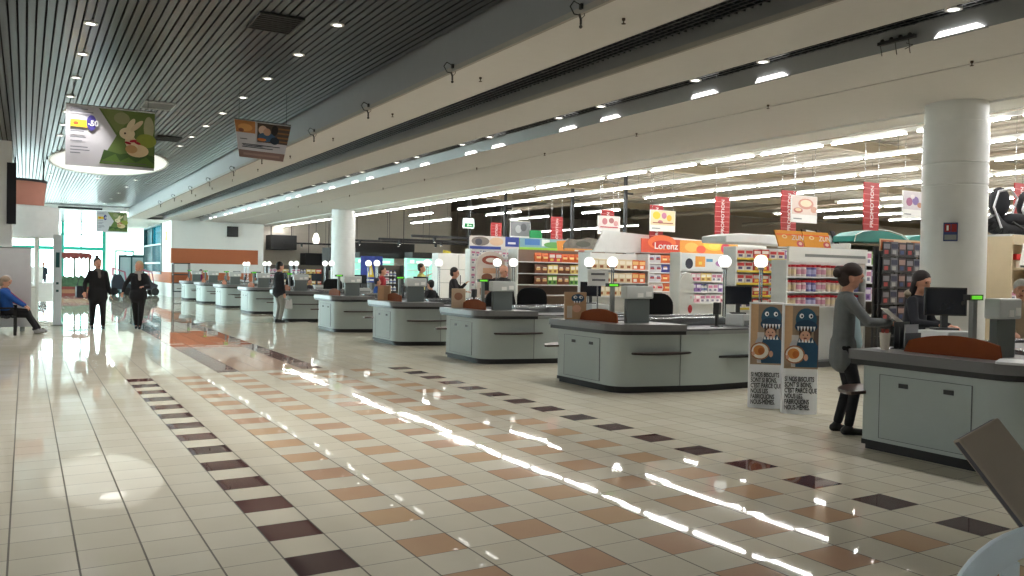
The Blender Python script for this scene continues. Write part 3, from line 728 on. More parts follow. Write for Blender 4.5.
person((1.60,23.6,0), RD(0), 'stout person in long black coat and patterned scarf walking on the left', 1.78, 1.14, (18,18,20), (12,12,14), (30,24,22), 'bun', hands={1:(.30,-.08,.82),-1:(-.30,-.12,.95)}, feet={1:(.12,-.12,.08),-1:(-.12,.12,.08)}, voxel=.013, coat=.16, scarf=(96,90,84), look=RD(20))
person((2.52,23.3,0), RD(-8), 'blonde person in black coat walking on the right with hand at chest', 1.72, 1.10, (20,20,24), (14,14,16), (176,150,110), 'short', hands={1:(.12,-.24,1.10),-1:(-.36,-.05,.95)}, feet={1:(.04,-.1,.08),-1:(-.05,.16,.08)}, voxel=.013, coat=.1, scarf=(150,146,140), look=RD(-35))
b = MB(); b.vprism(rrect(-.12,.12,0,.3,.04), -.05, .05); b.path([(-.1,0,.28),(-.03,0,.55),(.05,0,.55),(.1,0,.28)], .008)
tag(b.build('handbag', M('bag_dark', (40,46,56), .6), None, (1.22,23.62,.8), .3), 'dark blue handbag at the side of the walking person on the left', 'bag')
b = MB(); b.vprism([(-.13,0),(.13,0),(.1,.3),(0,.24),(-.1,.3)], -.06, .06); b.path([(-.08,0,.28),(0,0,.42),(.08,0,.28)], .008)
tag(b.build('carrier_bag', M('bag_white', (170,170,168), .5), None, (6.85,25.05,.42), .3, bevel=.02), 'whitish carrier bag hanging from the hand of the man in front of the sixth checkout', 'bag')
person((1.05,63.6,0), 0, 'distant person in dark clothes by the glass entrance', 1.76, 1.05, (24,34,48), (20,26,36), (30,26,26), 'short', voxel=.025)

# bench with two seated people
t = empty('bench', (-.42,22.9,0), pi/2); tag(t, 'dark slatted bench at the left edge', 'bench')
b = MB()
for k in range(5): b.box(-1.1,.36,-.24+k*.1,-.16+k*.1,.4,.44)
b.build('seat', M('bench_dark', (28,34,40), .6), t)
b = MB()
for k in range(4): b.box(-1.1,.36,.27,.3,.5+k*.1,.57+k*.1)
b.build('backrest', M('bench_dark', (28,34,40), .6), t)
for x in (-1.0, .3):
    b = MB(); b.box(x-.03,x+.03,-.26,-.2,0,.42); b.box(x-.03,x+.03,.26,.32,0,.9); b.box(x-.03,x+.03,-.26,.3,.6,.64); b.box(x-.03,x+.03,-.26,-.2,.4,.64); b.build('leg', black, t)
person((-.36,22.35,0), RD(84), 'person in blue jacket and dark trousers sitting on the bench with legs stretched out', 1.70, 1.15, (30,80,150), (22,22,26), (150,130,110), 'short', pose='sit', feet={1:(.1,-.66,.1),-1:(-.08,-.62,.1)}, hands={1:(.15,-.38,.64),-1:(-.15,-.38,.64)}, voxel=.013, shoes=(150,150,150), lean=-.12, headtilt=.4)
person((-.38,22.98,0), RD(84), 'grey haired person in red jacket sitting farther along the bench', 1.72, 1.1, (170,36,50), (18,18,20), (190,184,178), 'short', pose='sit', feet={1:(.1,-.6,.1),-1:(-.08,-.64,.1)}, hands={1:(.15,-.38,.64),-1:(-.15,-.36,.64)}, voxel=.013, headtilt=.5, lean=-.08)

# ------------------------------------------------------------------ printed matter helper
def art(parent, w, h, items, name='print', y=-.012, z0=0, x0=0, quad=None):
    """items: (rgb, [(u,v),...]) painted flat in order on a vertical sheet facing -y"""
    b = MB(); mats = []
    for k, (rgb, poly) in enumerate(items):
        m = M('ink_%d_%d_%d' % rgb, rgb, .55, var=.08, scale=25)
        if m not in mats: mats.append(m)
        yy = y-.0012*(k+1); pts = []
        for u, v in poly:
            if quad:
                (ax, az), (bx, bz), (cx, cz), (dx, dz) = quad   # bl, br, tr, tl
                px = (ax*(1-u)+bx*u)*(1-v)+(dx*(1-u)+cx*u)*v; pz_ = (az*(1-u)+bz*u)*(1-v)+(dz*(1-u)+cz*u)*v
            else: px = x0+u*w; pz_ = z0+v*h
            pts.append((px, yy, pz_))
        b.add(pts, [tuple(range(len(pts)))], mats.index(m))
    return b.build(name, mats, parent)
def el(cx, cy, rx, ry, n=18, a=0):
    return [(cx+rx*cos(2*pi*i/n)*cos(a)-ry*sin(2*pi*i/n)*sin(a), cy+rx*cos(2*pi*i/n)*sin(a)+ry*sin(2*pi*i/n)*cos(a)) for i in range(n)]
def rc(x0, x1, y0, y1): return [(x0,y0),(x1,y0),(x1,y1),(x0,y1)]

# ------------------------------------------------------------------ hanging banners
def bunny_banner(loc, w, h, label, sc_=1.0):
    t = empty('hanging_banner', loc); tag(t, label, 'banner')
    MB().box(-w/2,w/2,-.01,.01,0,h).build('panel', M('banner_white', (196,194,200), .5), t)
    I = [((96,116,58), [(.37,.06),(1,.04),(1,.985),(.36,.985),(.56,.55)]), ((122,134,78), [(.565,.6),(.72,.85),(.62,.985),(.38,.985)]),
         ((150,150,110), el(.62,.85,.09,.1)), ((168,164,130), el(.93,.72,.06,.2)), ((140,150,60), el(.9,.5,.12,.12)), ((58,84,36), [(.37,.06),(1,.04),(1,.24),(.8,.3),(.6,.24),(.42,.3)]), ((84,112,44), [(.4,.12),(.55,.24),(.6,.12),(.7,.2),(.78,.12),(.9,.22),(1,.1),(1,.05),(.38,.06)])]
    # plain cream rabbit with a red bow
    I += [((214,190,150), el(.80,.32,.13,.11)), ((222,204,168), el(.73,.44,.07,.14, a=.2)), ((226,210,176), el(.68,.60,.09,.10)), ((222,206,172), el(.72,.75,.035,.12, a=-.35)), ((214,196,160), el(.79,.74,.035,.12, a=-.6)),
          ((190,150,100), el(.73,.34,.07,.07)), ((60,40,30), el(.655,.60,.012,.018)), ((170,28,48), el(.75,.48,.045,.022, a=.3)), ((150,22,40), el(.69,.44,.04,.02, a=-.4)), ((170,28,48), el(.80,.45,.04,.02, a=-.5))]
    I += [((232,190,40), rc(.05,.25,.64,.76)), ((200,70,30), el(.11,.70,.03,.03)), ((64,56,130), el(.28,.72,.055,.13))]
    for k, (x1, y) in enumerate(((.24,.93),(.3,.88),(.2,.56),(.22,.46),(.18,.40),(.24,.30),(.26,.25),(.16,.20))):
        I.append(((110,112,120), rc(.05,x1,y,y+.016)))
    I.append(((90,92,80), rc(.40,.9,.085,.10))); I.append(((90,92,80), rc(.42,.95,.05,.062)))
    art(t, w, h, I, x0=-w/2)
    text('lettering', '-50', h*.13, paper, t, (-w/2+w*.24, -.036, h*.67), sx=.9, bold=.003)
    for x in (-w*.42, w*.42): MB().tube((x,0,h),(x,0,ZC+.03-loc[2]),.005,n=6).build('hanger', steel, t)
    MB().tube((-w/2,0,h+.01),(w/2,0,h+.01),.014,n=8).build('top_rail', steel, t)
bunny_banner((1.24,15.6,3.27), 1.36, 1.0, 'large hanging banner with a rabbit in grass under the near slat ceiling')
bunny_banner((3.75,46.2,3.32), 1.4, 1.0, 'small far hanging banner with a rabbit above the end of the hall')
t = empty('hanging_banner', (0,14.5,0)); tag(t, 'hanging banner with two food photos and a brown lower edge near the first beam', 'banner')
Q = [(3.11,3.50),(3.85,3.47),(3.98,4.11),(3.02,4.13)]
MB().add([(x,yy,z) for yy in (-.01,.01) for x,z in Q], [(0,1,2,3),(7,6,5,4),(0,4,5,1),(1,5,6,2),(2,6,7,3),(3,7,4,0)]).build('panel', M('banner_white', (196,194,200), .5), t)
art(t, 1, 1, [((130,104,96), rc(0,1,0,.2)), ((150,124,116), rc(.1,.9,.07,.13)), ((176,118,70), rc(.0,.36,.66,.98)), ((206,150,90), el(.18,.80,.13,.10)), ((120,70,50), el(.1,.72,.05,.05)), ((84,70,62), rc(.4,1,.45,.96)),
    ((206,178,160), el(.50,.78,.08,.12)), ((60,90,120), el(.58,.60,.17,.12)), ((190,150,126), el(.58,.74,.07,.10)), ((40,34,34), el(.72,.80,.06,.14)), ((140,100,64), rc(.78,1,.84,.88)), ((140,100,64), rc(.78,1,.72,.76)), ((140,100,64), rc(.78,1,.60,.64)), ((140,100,64), rc(.78,1,.5,.53)), ((206,120,60), el(.48,.52,.09,.04)), ((28,40,56), el(.74,.52,.09,.10)), ((60,60,70), rc(.06,.2,.48,.50))], quad=Q)
art(t, 1, 1, [((40,44,60), rc(.08,.86,.345,.365)), ((40,44,60), rc(.08,.72,.27,.29)), ((40,44,60), rc(.10,.5,.31,.33))], name='caption', y=-.04, quad=Q)
[MB().tube((x,0,4.12),(x,0,4.7),.005).build('hanger', steel, t) for x in (3.1,3.9)]; MB().tube((3.02,0,4.13),(3.98,0,4.11),.014).build('top_rail', steel, t)

# ------------------------------------------------------------------ standees
def standee(loc, rz, label):
    t = empty('standee', loc, rz); tag(t, label, 'advertising stand')
    W, HH = .40, 1.30
    n = 8; b = MB()
    pl = [(-W/2+W*i/n, .05*(1-(2*i/n-1)**2)*-1) for i in range(n+1)]
    b.prism(pl+[(W/2,.12),(-W/2,.12)], 0, HH); b.build('panel', M('standee_white', (222,224,226), .5), t)
    def cv(items, name, base=.002):
        b = MB(); mats = []
        for k, (rgb, poly) in enumerate(items):
            m = M('ink_%d_%d_%d' % rgb, rgb, .5, var=.08, scale=25)
            if m not in mats: mats.append(m)
            # split into narrow columns so that the print follows the curved front
            pts = []
            q = len(poly)
            for a in range(q):
                (u0, v0), (u1, v1) = poly[a], poly[(a+1) % q]
                for s in range(4):
                    u = u0+(u1-u0)*s/4; v = v0+(v1-v0)*s/4
                    pts.append((-W/2+u*W, -.05-(base+.0012*k), v*HH))
            b.add(pts, [tuple(range(len(pts)))], mats.index(m))
        return b.build(name, mats, t)
    I = [((150,128,104), rc(.02,.98,.415,.985)), ((196,160,122), rc(.02,.24,.55,.985)), ((196,190,184), rc(.22,.42,.43,.72)), ((92,74,64), rc(.84,.98,.43,.9)), ((176,176,178), el(.3,.56,.16,.12)),
         ((34,74,100), [(.34,.43),(.95,.43),(.97,.62),(.8,.70),(.42,.69),(.32,.58)]), ((42,84,108), el(.62,.86,.30,.105)), ((30,62,86), el(.62,.80,.32,.06)),
         ((72,48,38), el(.60,.74,.18,.055)), ((206,158,132), el(.60,.71,.15,.05)), ((120,60,50), el(.6,.692,.05,.008)), ((36,26,24), el(.54,.722,.018,.006)), ((36,26,24), el(.66,.722,.018,.006))]
    for k in range(6): I.append(((236,238,238), [(.36+.09*k,.80),(.43+.09*k,.80),(.395+.09*k,.755)]))
    for k in range(5): I.append(((236,238,238), [(.40+.09*k,.655),(.47+.09*k,.655),(.435+.09*k,.69)]))
    for x in (.48,.74): I += [((240,242,242), el(x,.895,.062,.022)), ((20,24,30), el(x+.01,.893,.028,.011))]
    I += [((150,98,62), el(.30,.545,.29,.083)), ((226,220,206), el(.30,.545,.25,.071)), ((200,130,62), el(.27,.552,.17,.048)), ((176,96,40), el(.33,.545,.09,.032)), ((206,158,132), el(.62,.52,.06,.03)), ((206,158,132), el(.10,.52,.05,.02))]
    cv(I, 'picture')
    o = text('lettering', 'SI NOS BISCUITS\nSONT SI BONS,\nC\'EST PARCE QUE\nNOUS LES\nFABRIQUONS\nNOUS-MÊMES.', .078, ink, t, (-.18,-.056,.39), sx=.585, bold=.0017, space=.86)
    MB().box(-.17,.17,.12,.26,0,.02).build('foot', mgrey, t)
standee((7.88,7.22,0), RD(-42), 'left one of two tall advertising stands showing a child in a blue toothed hood')
standee((7.93,6.74,0), RD(-40), 'right one of two tall advertising stands showing a child in a blue toothed hood')

# small counter card with the same picture on the second checkout
t = empty('display_box', (7.08,10.2,.94), RD(-30)); tag(t, 'brown printed display box with a blue hood picture on the second checkout', 'display box')
MB().box(-.16,.16,-.08,.08,0,.40).build('box', M('kraft', (168,132,98), .6), t)
art(t, .32, .40, [((176,140,104), rc(.02,.98,.02,.98)), ((190,180,166), rc(.1,.35,.05,.5)), ((36,70,96), el(.6,.78,.3,.16)), ((206,158,132), el(.55,.40,.2,.14)), ((240,242,242), el(.48,.82,.09,.055)), ((240,242,242), el(.74,.82,.09,.055)), ((20,24,30), el(.5,.82,.04,.03)), ((20,24,30), el(.76,.82,.04,.03)), ((236,238,238), [(.4,.68),(.48,.68),(.44,.58)]), ((236,238,238), [(.52,.68),(.6,.68),(.56,.58)]), ((236,238,238), [(.64,.68),(.72,.68),(.68,.58)])], x0=-.16, y=-.082)
t = empty('display_box', (7.05,17.75,.94), RD(-30)); tag(t, 'plain brown carton standing on the fourth checkout', 'display box')
MB().box(-.14,.14,-.08,.08,0,.34).build('box', M('kraft', (168,132,98), .6), t, bevel=.005); art(t, .28,.34,[((190,150,112), rc(.05,.5,.05,.95))], x0=-.14, y=-.082)
t = empty('display_box', (7.05,14.0,.94), RD(-30)); tag(t, 'beige printed carton standing on the third checkout', 'display box')
MB().box(-.13,.13,-.08,.08,0,.36).build('box', M('kraft2', (196,172,146), .6), t, bevel=.005); art(t, .26,.36,[((150,104,80), el(.5,.6,.3,.2))], x0=-.13, y=-.082)
# paper notice on the second checkout's far lamp
t = empty('paper_sign', (8.3,11.3,0), RD(-12)); tag(t, 'white paper notice on a thin stand behind the second checkout', 'sign')
MB().box(-.19,.19,-.004,.004,1.42,1.70).build('sheet', paper, t); MB().tube((0,.01,0),(0,.01,1.6),.012).build('stand', steel, t)
MB().box(-.13,.12,-.006,-.004,1.60,1.635).box(-.11,.13,-.006,-.004,1.50,1.535).build('lettering', M('marker_grey', (110,110,112), .6), t)
# glass jar and cup on the nearest counter
t = empty('display_jar', (7.02,4.98,.94)); tag(t, 'small clear cup with coloured sticks beside the orange divider of the nearest checkout', 'jar')
MB().lathe([(.03,0),(.035,.01),(.045,.16),(.055,.165),(.05,.165),(.04,.012),(0,.012)], n=20).build('cup', M('cup_plastic', (200,190,176), .2), t, smooth=True)
b = MB()
for k in range(6): b.tube((.015*cos(k),.015*sin(k),.02),(.03*cos(k),.03*sin(k),.2),.006)
b.build('stick', M('sticks_red', (150,60,50), .5), t)
o = MB().prism(rrect(-.2,.2,-.13,.13,.05), 0, .02).build('tray', M('tray_white', (210,212,212), .4), None, (6.98,3.75,.941), .4); tag(o, 'flat white tray on the nearest checkout by the picture edge', 'tray')
t = empty('leaflet_rack', (7.35,5.0,.94)); tag(t, 'dark wire rack of leaflets in front of the reading woman', 'rack')
b = MB()
for k in range(3): b.box(-.12,.12,-.09+k*.06,-.085+k*.06,.0,.16+k*.05); b.box(-.12,.12,-.09+k*.06,-.045+k*.06,0,.01)
b.build('holder', dgrey, t); MB().box(-.1,.1,-.075,-.06,.02,.24).build('leaflets', M('leaf_grey', (170,172,176), .5), t)

# ------------------------------------------------------------------ shop shelving and goods
def pack_mesh(w, d, h, c1, c2, c3, kind):
    b = MB()
    if kind == 'box':
        b.box(-w/2,w/2,-d/2,d/2,0,h,0); b.box(-w*.42,w*.42,-d/2-.002,-d/2,h*.5,h*.85,1); b.box(-w*.3,w*.2,-d/2-.003,-d/2,h*.12,h*.4,2)
    elif kind == 'bottle':
        b.lathe([(w*.42,0),(w*.45,h*.02),(w*.45,h*.6),(w*.18,h*.78),(w*.18,h*.86)], n=10, m=0); b.lathe([(w*.2,h*.86),(w*.2,h),(0,h)], n=10, m=1); b.lathe([(w*.46,h*.2),(w*.46,h*.5)], n=10, m=2)
    elif kind == 'jar':
        b.lathe([(w*.4,0),(w*.46,h*.04),(w*.46,h*.72),(w*.4,h*.78)], n=12, m=0); b.lathe([(w*.47,h*.80),(w*.47,h),(0,h)], n=12, m=1); b.lathe([(w*.47,h*.2),(w*.47,h*.6)], n=12, m=2)
    elif kind == 'bag':
        b.add([(-w/2,-.01,0),(w/2,-.01,0),(w/2,.01,0),(-w/2,.01,0),(-w*.46,-d/2,h*.45),(w*.46,-d/2,h*.45),(w*.46,d/2,h*.45),(-w*.46,d/2,h*.45),(-w/2,-.006,h),(w/2,-.006,h),(w/2,.006,h),(-w/2,.006,h)],
              [(3,2,1,0),(0,1,5,4),(1,2,6,5),(2,3,7,6),(3,0,4,7),(4,5,9,8),(5,6,10,9),(6,7,11,10),(7,4,8,11),(8,9,10,11)], 0)
        b.box(-w*.3,w*.3,-d/2-.006,-d/2+.01,h*.36,h*.6,1); b.box(-w*.2,w*.25,-d/2-.004,-d/2+.02,h*.62,h*.72,2)
    me = [M('pack_%d_%d_%d' % c, c, .4, var=.05) for c in (c1, c2, c3)]
    o = b.build('pack', me)
    m = o.data; bpy.data.objects.remove(o); return m
PK = {}
def pk(key):
    if key in PK: return PK[key]
    D = dict(
     cream=(.16,.1,.21,(222,206,170),(238,232,214),(150,90,50),'box'), orangeb=(.16,.1,.21,(206,96,40),(232,190,120),(240,236,226),'box'), redjar=(.125,.125,.215,(206,190,176),(190,30,44),(214,196,160),'jar'),
     bluejar=(.125,.125,.215,(110,112,170),(190,30,44),(170,170,206),'jar'), whitejar=(.125,.125,.215,(224,216,212),(190,30,44),(206,150,170),'jar'),
     white=(.12,.1,.17,(224,222,222),(190,120,150),(120,120,140),'box'), pinkw=(.11,.1,.16,(222,170,184),(236,236,236),(150,60,80),'box'), lilac=(.12,.1,.17,(150,120,176),(230,226,232),(90,60,120),'box'),
     redw=(.17,.1,.13,(196,60,54),(232,226,216),(236,200,90),'box'), whiter=(.17,.1,.13,(220,214,206),(196,60,60),(90,80,120),'box'), brownb=(.17,.08,.2,(120,70,46),(214,170,110),(230,220,200),'bag'),
     oranbag=(.18,.09,.22,(214,104,44),(240,210,140),(196,40,40),'bag'), bluebag=(.18,.09,.2,(60,64,140),(220,214,226),(214,170,70),'bag'), silv=(.17,.09,.2,(196,196,202),(150,60,70),(60,70,120),'bag'),
     green=(.12,.1,.18,(110,160,70),(230,232,200),(40,90,50),'box'), yell=(.13,.1,.18,(222,196,110),(240,236,220),(150,110,60),'box'), botw=(.08,.08,.24,(222,222,220),(70,90,160),(120,130,170),'bottle'), botd=(.08,.08,.24,(60,40,34),(200,170,100),(210,200,180),'bottle'),
     botc=(.08,.08,.24,(206,186,140),(150,60,50),(232,226,214),'bottle'), mag=(.2,.012,.26,(36,38,44),(110,112,120),(150,60,60),'box'), mag2=(.2,.012,.26,(96,98,104),(40,46,70),(150,150,150),'box'), mag3=(.2,.012,.26,(60,52,58),(140,116,110),(50,70,110),'box'), cyanb=(.2,.1,.22,(60,160,190),(230,236,240),(30,70,110),'box'),
     book=(.05,.16,.24,(150,60,60),(220,210,200),(60,60,90),'box'), whitebag=(.2,.12,.24,(224,214,206),(190,60,70),(150,150,170),'bag'))
    w, d, h, a, b_, c, k = D[key]; PK[key] = (pack_mesh(w, d, h, a, b_, c, k), w, d, h, k); return PK[key]
NAMES = dict(box='carton', bag='snack_bag', jar='jar', bottle='bottle')
def kind_name(key, kd):
    if key.startswith('mag'): return 'magazine'
    if key == 'book': return 'book'
    if key in ('white','pinkw','lilac','redw','whiter','yell','green'): return 'packet'
    return NAMES[kd]
NP = [0]
def stock(x0, x1, y, z, keys, label, cat, group, gap=1.08, run=2, P=None, rz=0, fit=0, fx=1.25):
    x = x0; k = 0
    if keys[0] in ('book',) or keys[0].startswith('mag') or 'jar' in keys[0]: fx = 1.0
    while True:
        key = keys[(k//run) % len(keys)] if run else random.choice(keys)
        me, w, d, h, kd = pk(key); w *= fx; fz = fit/h if fit else 1.0
        if x+w > x1: break
        o = bpy.data.objects.new(kind_name(key, kd), me); COL.objects.link(o)
        v = Vector((x+w/2, y+d/2+.01, z))
        if P: v = P @ v
        o.location = v; o.rotation_euler = (0,0,rz+random.uniform(-.04,.04)); s = random.uniform(.93,1.0); o.scale = (fx,1,s*fz)
        tag(o, label, cat, group); NP[0] += 1
        x += w*gap; k += 1
def shelving(name, x0, x1, y, ztop, levels, label, depth=.34, back=shelf_w, board=shelf_w, strip=None, header=None, zb=0.0, sides=True):
    t = empty(name, ((x0+x1)/2, y, zb)); tag(t, label, 'shelf unit'); hw = (x1-x0)/2
    MB().box(-hw,hw,depth-.03,depth,0,ztop-zb).build('back_panel', back, t)
    if sides:
        for q in (-1,1): MB().box(q*hw-.02,q*hw+.02,-.0,depth,0,ztop-zb).build('side_panel', board, t)
    for z in levels:
        s = MB().box(-hw+.02,hw-.02,0,depth-.03,z-.025-zb,z-zb).build('shelf', board, t)
        if strip: MB().box(-hw+.02,hw-.02,-.012,0,z-.045-zb,z-zb).build('price_strip', strip, s)
    MB().box(-hw,hw,.02,depth,0,.1).build('plinth', dgrey, t)
    return t
ystrip = M('yellow_strip', (220,196,70), .5)
# jars
t = shelving('jar_display', 11.5, 13.62, 10.1, 1.93, [1.1,1.37,1.64], 'white display rack filled with red capped sweet jars', board=shelf_w)
MB().box(-1.06,1.06,-.03,.02,1.90,2.16).build('header', white_p, t); MB().box(-.65,1.0,-.034,-.03,1.99,2.04).build('lettering', mgrey, t)
for z in (1.1,1.37,1.64): stock(11.55, 13.58, 10.12, z, ['redjar','whitejar','bluejar','whitejar','redjar'], 'red capped jar of sweets on the white jar rack', 'jar', 'sweet jars on the jar rack', 1.05)
# orange sweets header signs standing over it
for k, x in enumerate((12.0, 12.75)):
    t = empty('header_sign', (x,10.75,2.19)); tag(t, ('left' if k == 0 else 'right')+' slanted orange header board above the jar rack', 'sign')
    q = [(-.05 if k else 0,0),(.68,0),(.58,.3),(-.14,.3)]
    MB().vprism(q, -.01, .01).build('panel', M('zorange', (214,140,40), .5), t)
    art(t,1,1,[((222,150,40), rc(0,1,0,1)), ((200,80,90), el(.85,.2,.14,.2)), ((236,200,180), el(.86,.22,.07,.1)), ((226,100,40), rc(0,1,.7,.8)), ((240,220,160), el(.3,.62,.1,.12)), ((226,130,60), el(.3,.62,.05,.06))], quad=[(q[0][0],0),(q[1][0],0),(q[2][0],.3),(q[3][0],.3)])
    text('lettering', 'ZUN', .13, paper, t, (.3,-.03,.13), sx=1.2)
    MB().box(0,.6,.01,.03,-.03,.02).build('rail', shelf_w, t)
t = empty('gondola_top', (13.2,11.1,2.1)); tag(t, 'dark and white slanted display frames behind the orange header boards', 'display')
b = MB()
for k in range(3): b.vprism([(.1+k*.42,.0),(.2+k*.42,0),(-.1+k*.42,.46),(-.2+k*.42,.46)], -.02, .02)
b.build('dark_frame', M('frame_dark', (60,50,50), .5), t)
b = MB(); b.vprism([(.2,.0),(1.3,0),(1.3,.3),(.0,.46),(-.15,.46)], .03, .05); b.build('white_panel', shelf_w, t)
# U3 sweets with yellow strips
t = shelving('shelf_unit', 12.2, 14.2, 12.0, 2.22, [1.0,1.25,1.5,1.75,2.0], 'shelf unit with yellow price strips left of the jar rack', strip=ystrip)
for z in (1.0,1.25,1.5,1.75,2.0): stock(12.25, 13.9, 12.02, z, ['whiter','redw','whiter','brownb' if z == 1.5 else 'lilac'], 'small carton on the shelf with yellow price strips', 'packet', 'cartons above the yellow strips', fit=.18)
t = empty('canopy', (13.4,12.5,2.3)); tag(t, 'long white rounded canopy over the sweet shelves', 'canopy')
b = MB(); b.vprism([(-1.3,0),(1.2,0),(1.2,.14),(.9,.2),(-.9,.2),(-1.3,.14)], -.3, .4); b.build('shell', shelf_w, t, bevel=.03)
# U2 white unit
t = shelving('shelf_unit', 12.98, 14.76, 14.5, 2.16, [1.0,1.25,1.5,1.75], 'white shelf unit with white and pink packets behind the second checkout')
art(t, 1.7, .35, [((216,222,224), rc(0,1,0,1)), ((40,40,60), el(.13,.35,.07,.35)), ((222,150,60), rc(.24,.42,.15,.85)), ((90,150,190), rc(.44,.56,.5,.7)), ((170,130,180), el(.7,.4,.09,.2)), ((220,200,90), rc(.3,.36,.3,.5)), ((206,212,214), rc(.8,.98,.1,.9))], x0=-.85, z0=1.78, y=.0)
for z, ks in ((1.0,['white','pinkw','white']),(1.25,['white','lilac','botw']),(1.5,['white','pinkw','yell'])): stock(13.03, 14.7, 14.52, z, ks, 'small packet on the white shelf unit behind the second checkout', 'packet', 'packets on the white shelf unit', 1.06, fit=.19)
t = empty('arched_sign', (12.35,13.6,0)); tag(t, 'white arched floor sign with a red spot beside the white shelf unit', 'sign')
MB().vprism([(-.2,.6),(.2,.6),(.2,1.4)]+[(.2*cos(a*pi/8), 1.4+.3*sin(a*pi/8)) for a in range(1,8)]+[(-.2,1.4)], -.02,.02).build('panel', whitep, t)
art(t,.4,1.0,[((190,40,50), el(.75,.3,.16,.09)), ((224,180,186), el(.8,.55,.05,.03)), ((60,70,120), rc(.3,.55,.1,.16))], x0=-.2, z0=.6, y=-.022); MB().box(-.03,.03,-.02,.02,0,.6).box(-.2,.2,-.15,.15,0,.02).build('stand', mgrey, t)
# U1
t = shelving('shelf_unit', 13.65, 18.5, 17.0, 2.2, [.95,1.2,1.45,1.7,1.95], 'long snack shelf under the red and orange header', back=M('back_brown', (120,100,86), .7))
for z, ks in ((.95,['whitebag','silv']),(1.2,['oranbag','whitebag']),(1.45,['oranbag','silv','oranbag']),(1.7,['bluebag','silv','bluebag']),(1.95,['brownb','silv','oranbag','brownb'])): stock(13.7, 17.6, 17.02, z, ks, 'snack bag on the long shelf under the red and orange header', 'snack bag', 'snack bags on the long shelf', 1.03, fit=.215)
t = empty('header_sign', (15.6,16.98,2.22)); tag(t, 'long red and orange snack header with white lettering', 'sign')
MB().box(-1.75,1.7,0,.03,0,.36).build('panel', M('hdr_red', (196,72,50), .5), t)
art(t,3.45,.36,[((200,76,48), rc(0,.38,0,1)), ((222,150,60), rc(.38,1,0,1)), ((226,110,60), el(.2,.75,.14,.55)), ((196,50,40), el(.2,.6,.1,.3)), ((236,180,90), el(.5,.5,.07,.35)), ((226,90,60), el(.6,.35,.05,.3)), ((236,190,70), el(.74,.8,.12,.5)), ((240,200,90), el(.74,.7,.06,.3)), ((200,70,90), el(.86,.5,.05,.4)), ((226,170,80), el(.95,.7,.05,.5))], x0=-1.75, y=0)
text('lettering', 'Lorenz', .24, paper, t, (-1.35,-.03,.1), sx=1.2, bold=.004)
t = empty('gondola_top', (14.3,17.3,2.2)); tag(t, 'tall white gable panel above the snack end display', 'display')
MB().vprism([(-1.75,0),(4.5,0),(4.5,.33),(-.2,.5),(-1.45,.56)], 0, .05).build('panel', shelf_w, t); MB().box(-1.75,4.5,.05,.4,0,.04).build('ledge', shelf_w, t)
t = shelving('end_display', 11.75, 13.55, 16.3, 2.15, [1.1,1.42,1.75], 'white end display with cream and orange cartons behind the second checkout', depth=.5)
for z in (1.1,1.42,1.75): stock(11.8, 13.5, 16.32, z, ['cream','cream','orangeb'], 'cream or orange carton on the white end display', 'carton', 'cartons on the end display', 1.04, run=3, fit=.25); 
# U0
t = shelving('shelf_unit', 11.9, 15.3, 20.0, 2.3, [1.0,1.3,1.62,1.95], 'shelf of orange and red packets under the grey stone print', back=M('back_brown', (120,100,86), .7), depth=.5)
for z, ks in ((1.3,['brownb','green']),(1.62,['brownb','yell']),(1.95,['oranbag','redw','oranbag'])): stock(12.5, 15.2, 20.02, z, ks, 'packet on the shelf under the grey stone print', 'packet', 'packets under the stone print', 1.04, fit=.26)
t = empty('header_sign', (14.55,20.0,2.32)); tag(t, 'grey stone patterned header with uneven top', 'sign')
MB().vprism([(-1.1,0),(1.15,0),(1.15,.3),(.7,.36),(.3,.3),(-.2,.38),(-.6,.3),(-.95,.33),(-1.1,.15)], 0,.04).build('panel', M('stone_print', (124,122,114), .8, var=.5, scale=7), t)
art(t,2.2,.3,[((196,60,50), rc(.5,.95,.0,.16)), ((206,150,80), rc(0,.45,0,.14)), ((90,94,84), el(.3,.6,.12,.3)), ((150,148,140), el(.62,.62,.12,.28)), ((100,102,94), el(.85,.6,.09,.3))], x0=-1.08, y=0)
# Ug green header
t = shelving('shelf_unit', 13.5, 17.2, 22.5, 2.25, [.9,1.15,1.4,1.7,1.98], 'shelf with cream tubs and bottles under the green header', back=M('back_dark', (84,78,70), .7))
for z, ks in ((.9,['white','botd']),(1.15,['white','yell']),(1.4,['botd','brownb']),(1.7,['yell','botc']),(1.98,['yell','yell','botc'])): stock(13.7, 17.0, 22.52, z, ks, 'tub or bottle on the shelf under the green header', 'packet', 'goods under the green header', 1.05, fit=.22)
t = empty('header_sign', (15.3,22.5,2.25)); tag(t, 'bright green and landscape printed header board', 'sign')
MB().box(-1.85,1.9,0,.03,0,.48).build('panel', M('hdr_green', (130,190,60), .5), t)
art(t,3.75,.48,[((140,196,60), rc(0,.55,0,.4)), ((120,160,170), rc(0,1,.4,1)), ((60,110,170), rc(.05,.2,.55,.95)), ((220,226,224), rc(.22,.3,.5,.95)), ((90,150,80), el(.34,.6,.1,.2)), ((206,130,50), [(.38,.2),(.6,.2),(.62,.9),(.5,1),(.37,.9)]), ((236,190,110), el(.5,.55,.07,.15)), ((60,110,60), rc(.62,1,.4,.6)), ((50,90,150), rc(.65,.78,.6,.95)), ((200,206,200), rc(.56,1,0,.35)), ((170,110,110), rc(.6,.8,.02,.33))], x0=-1.85, y=0)
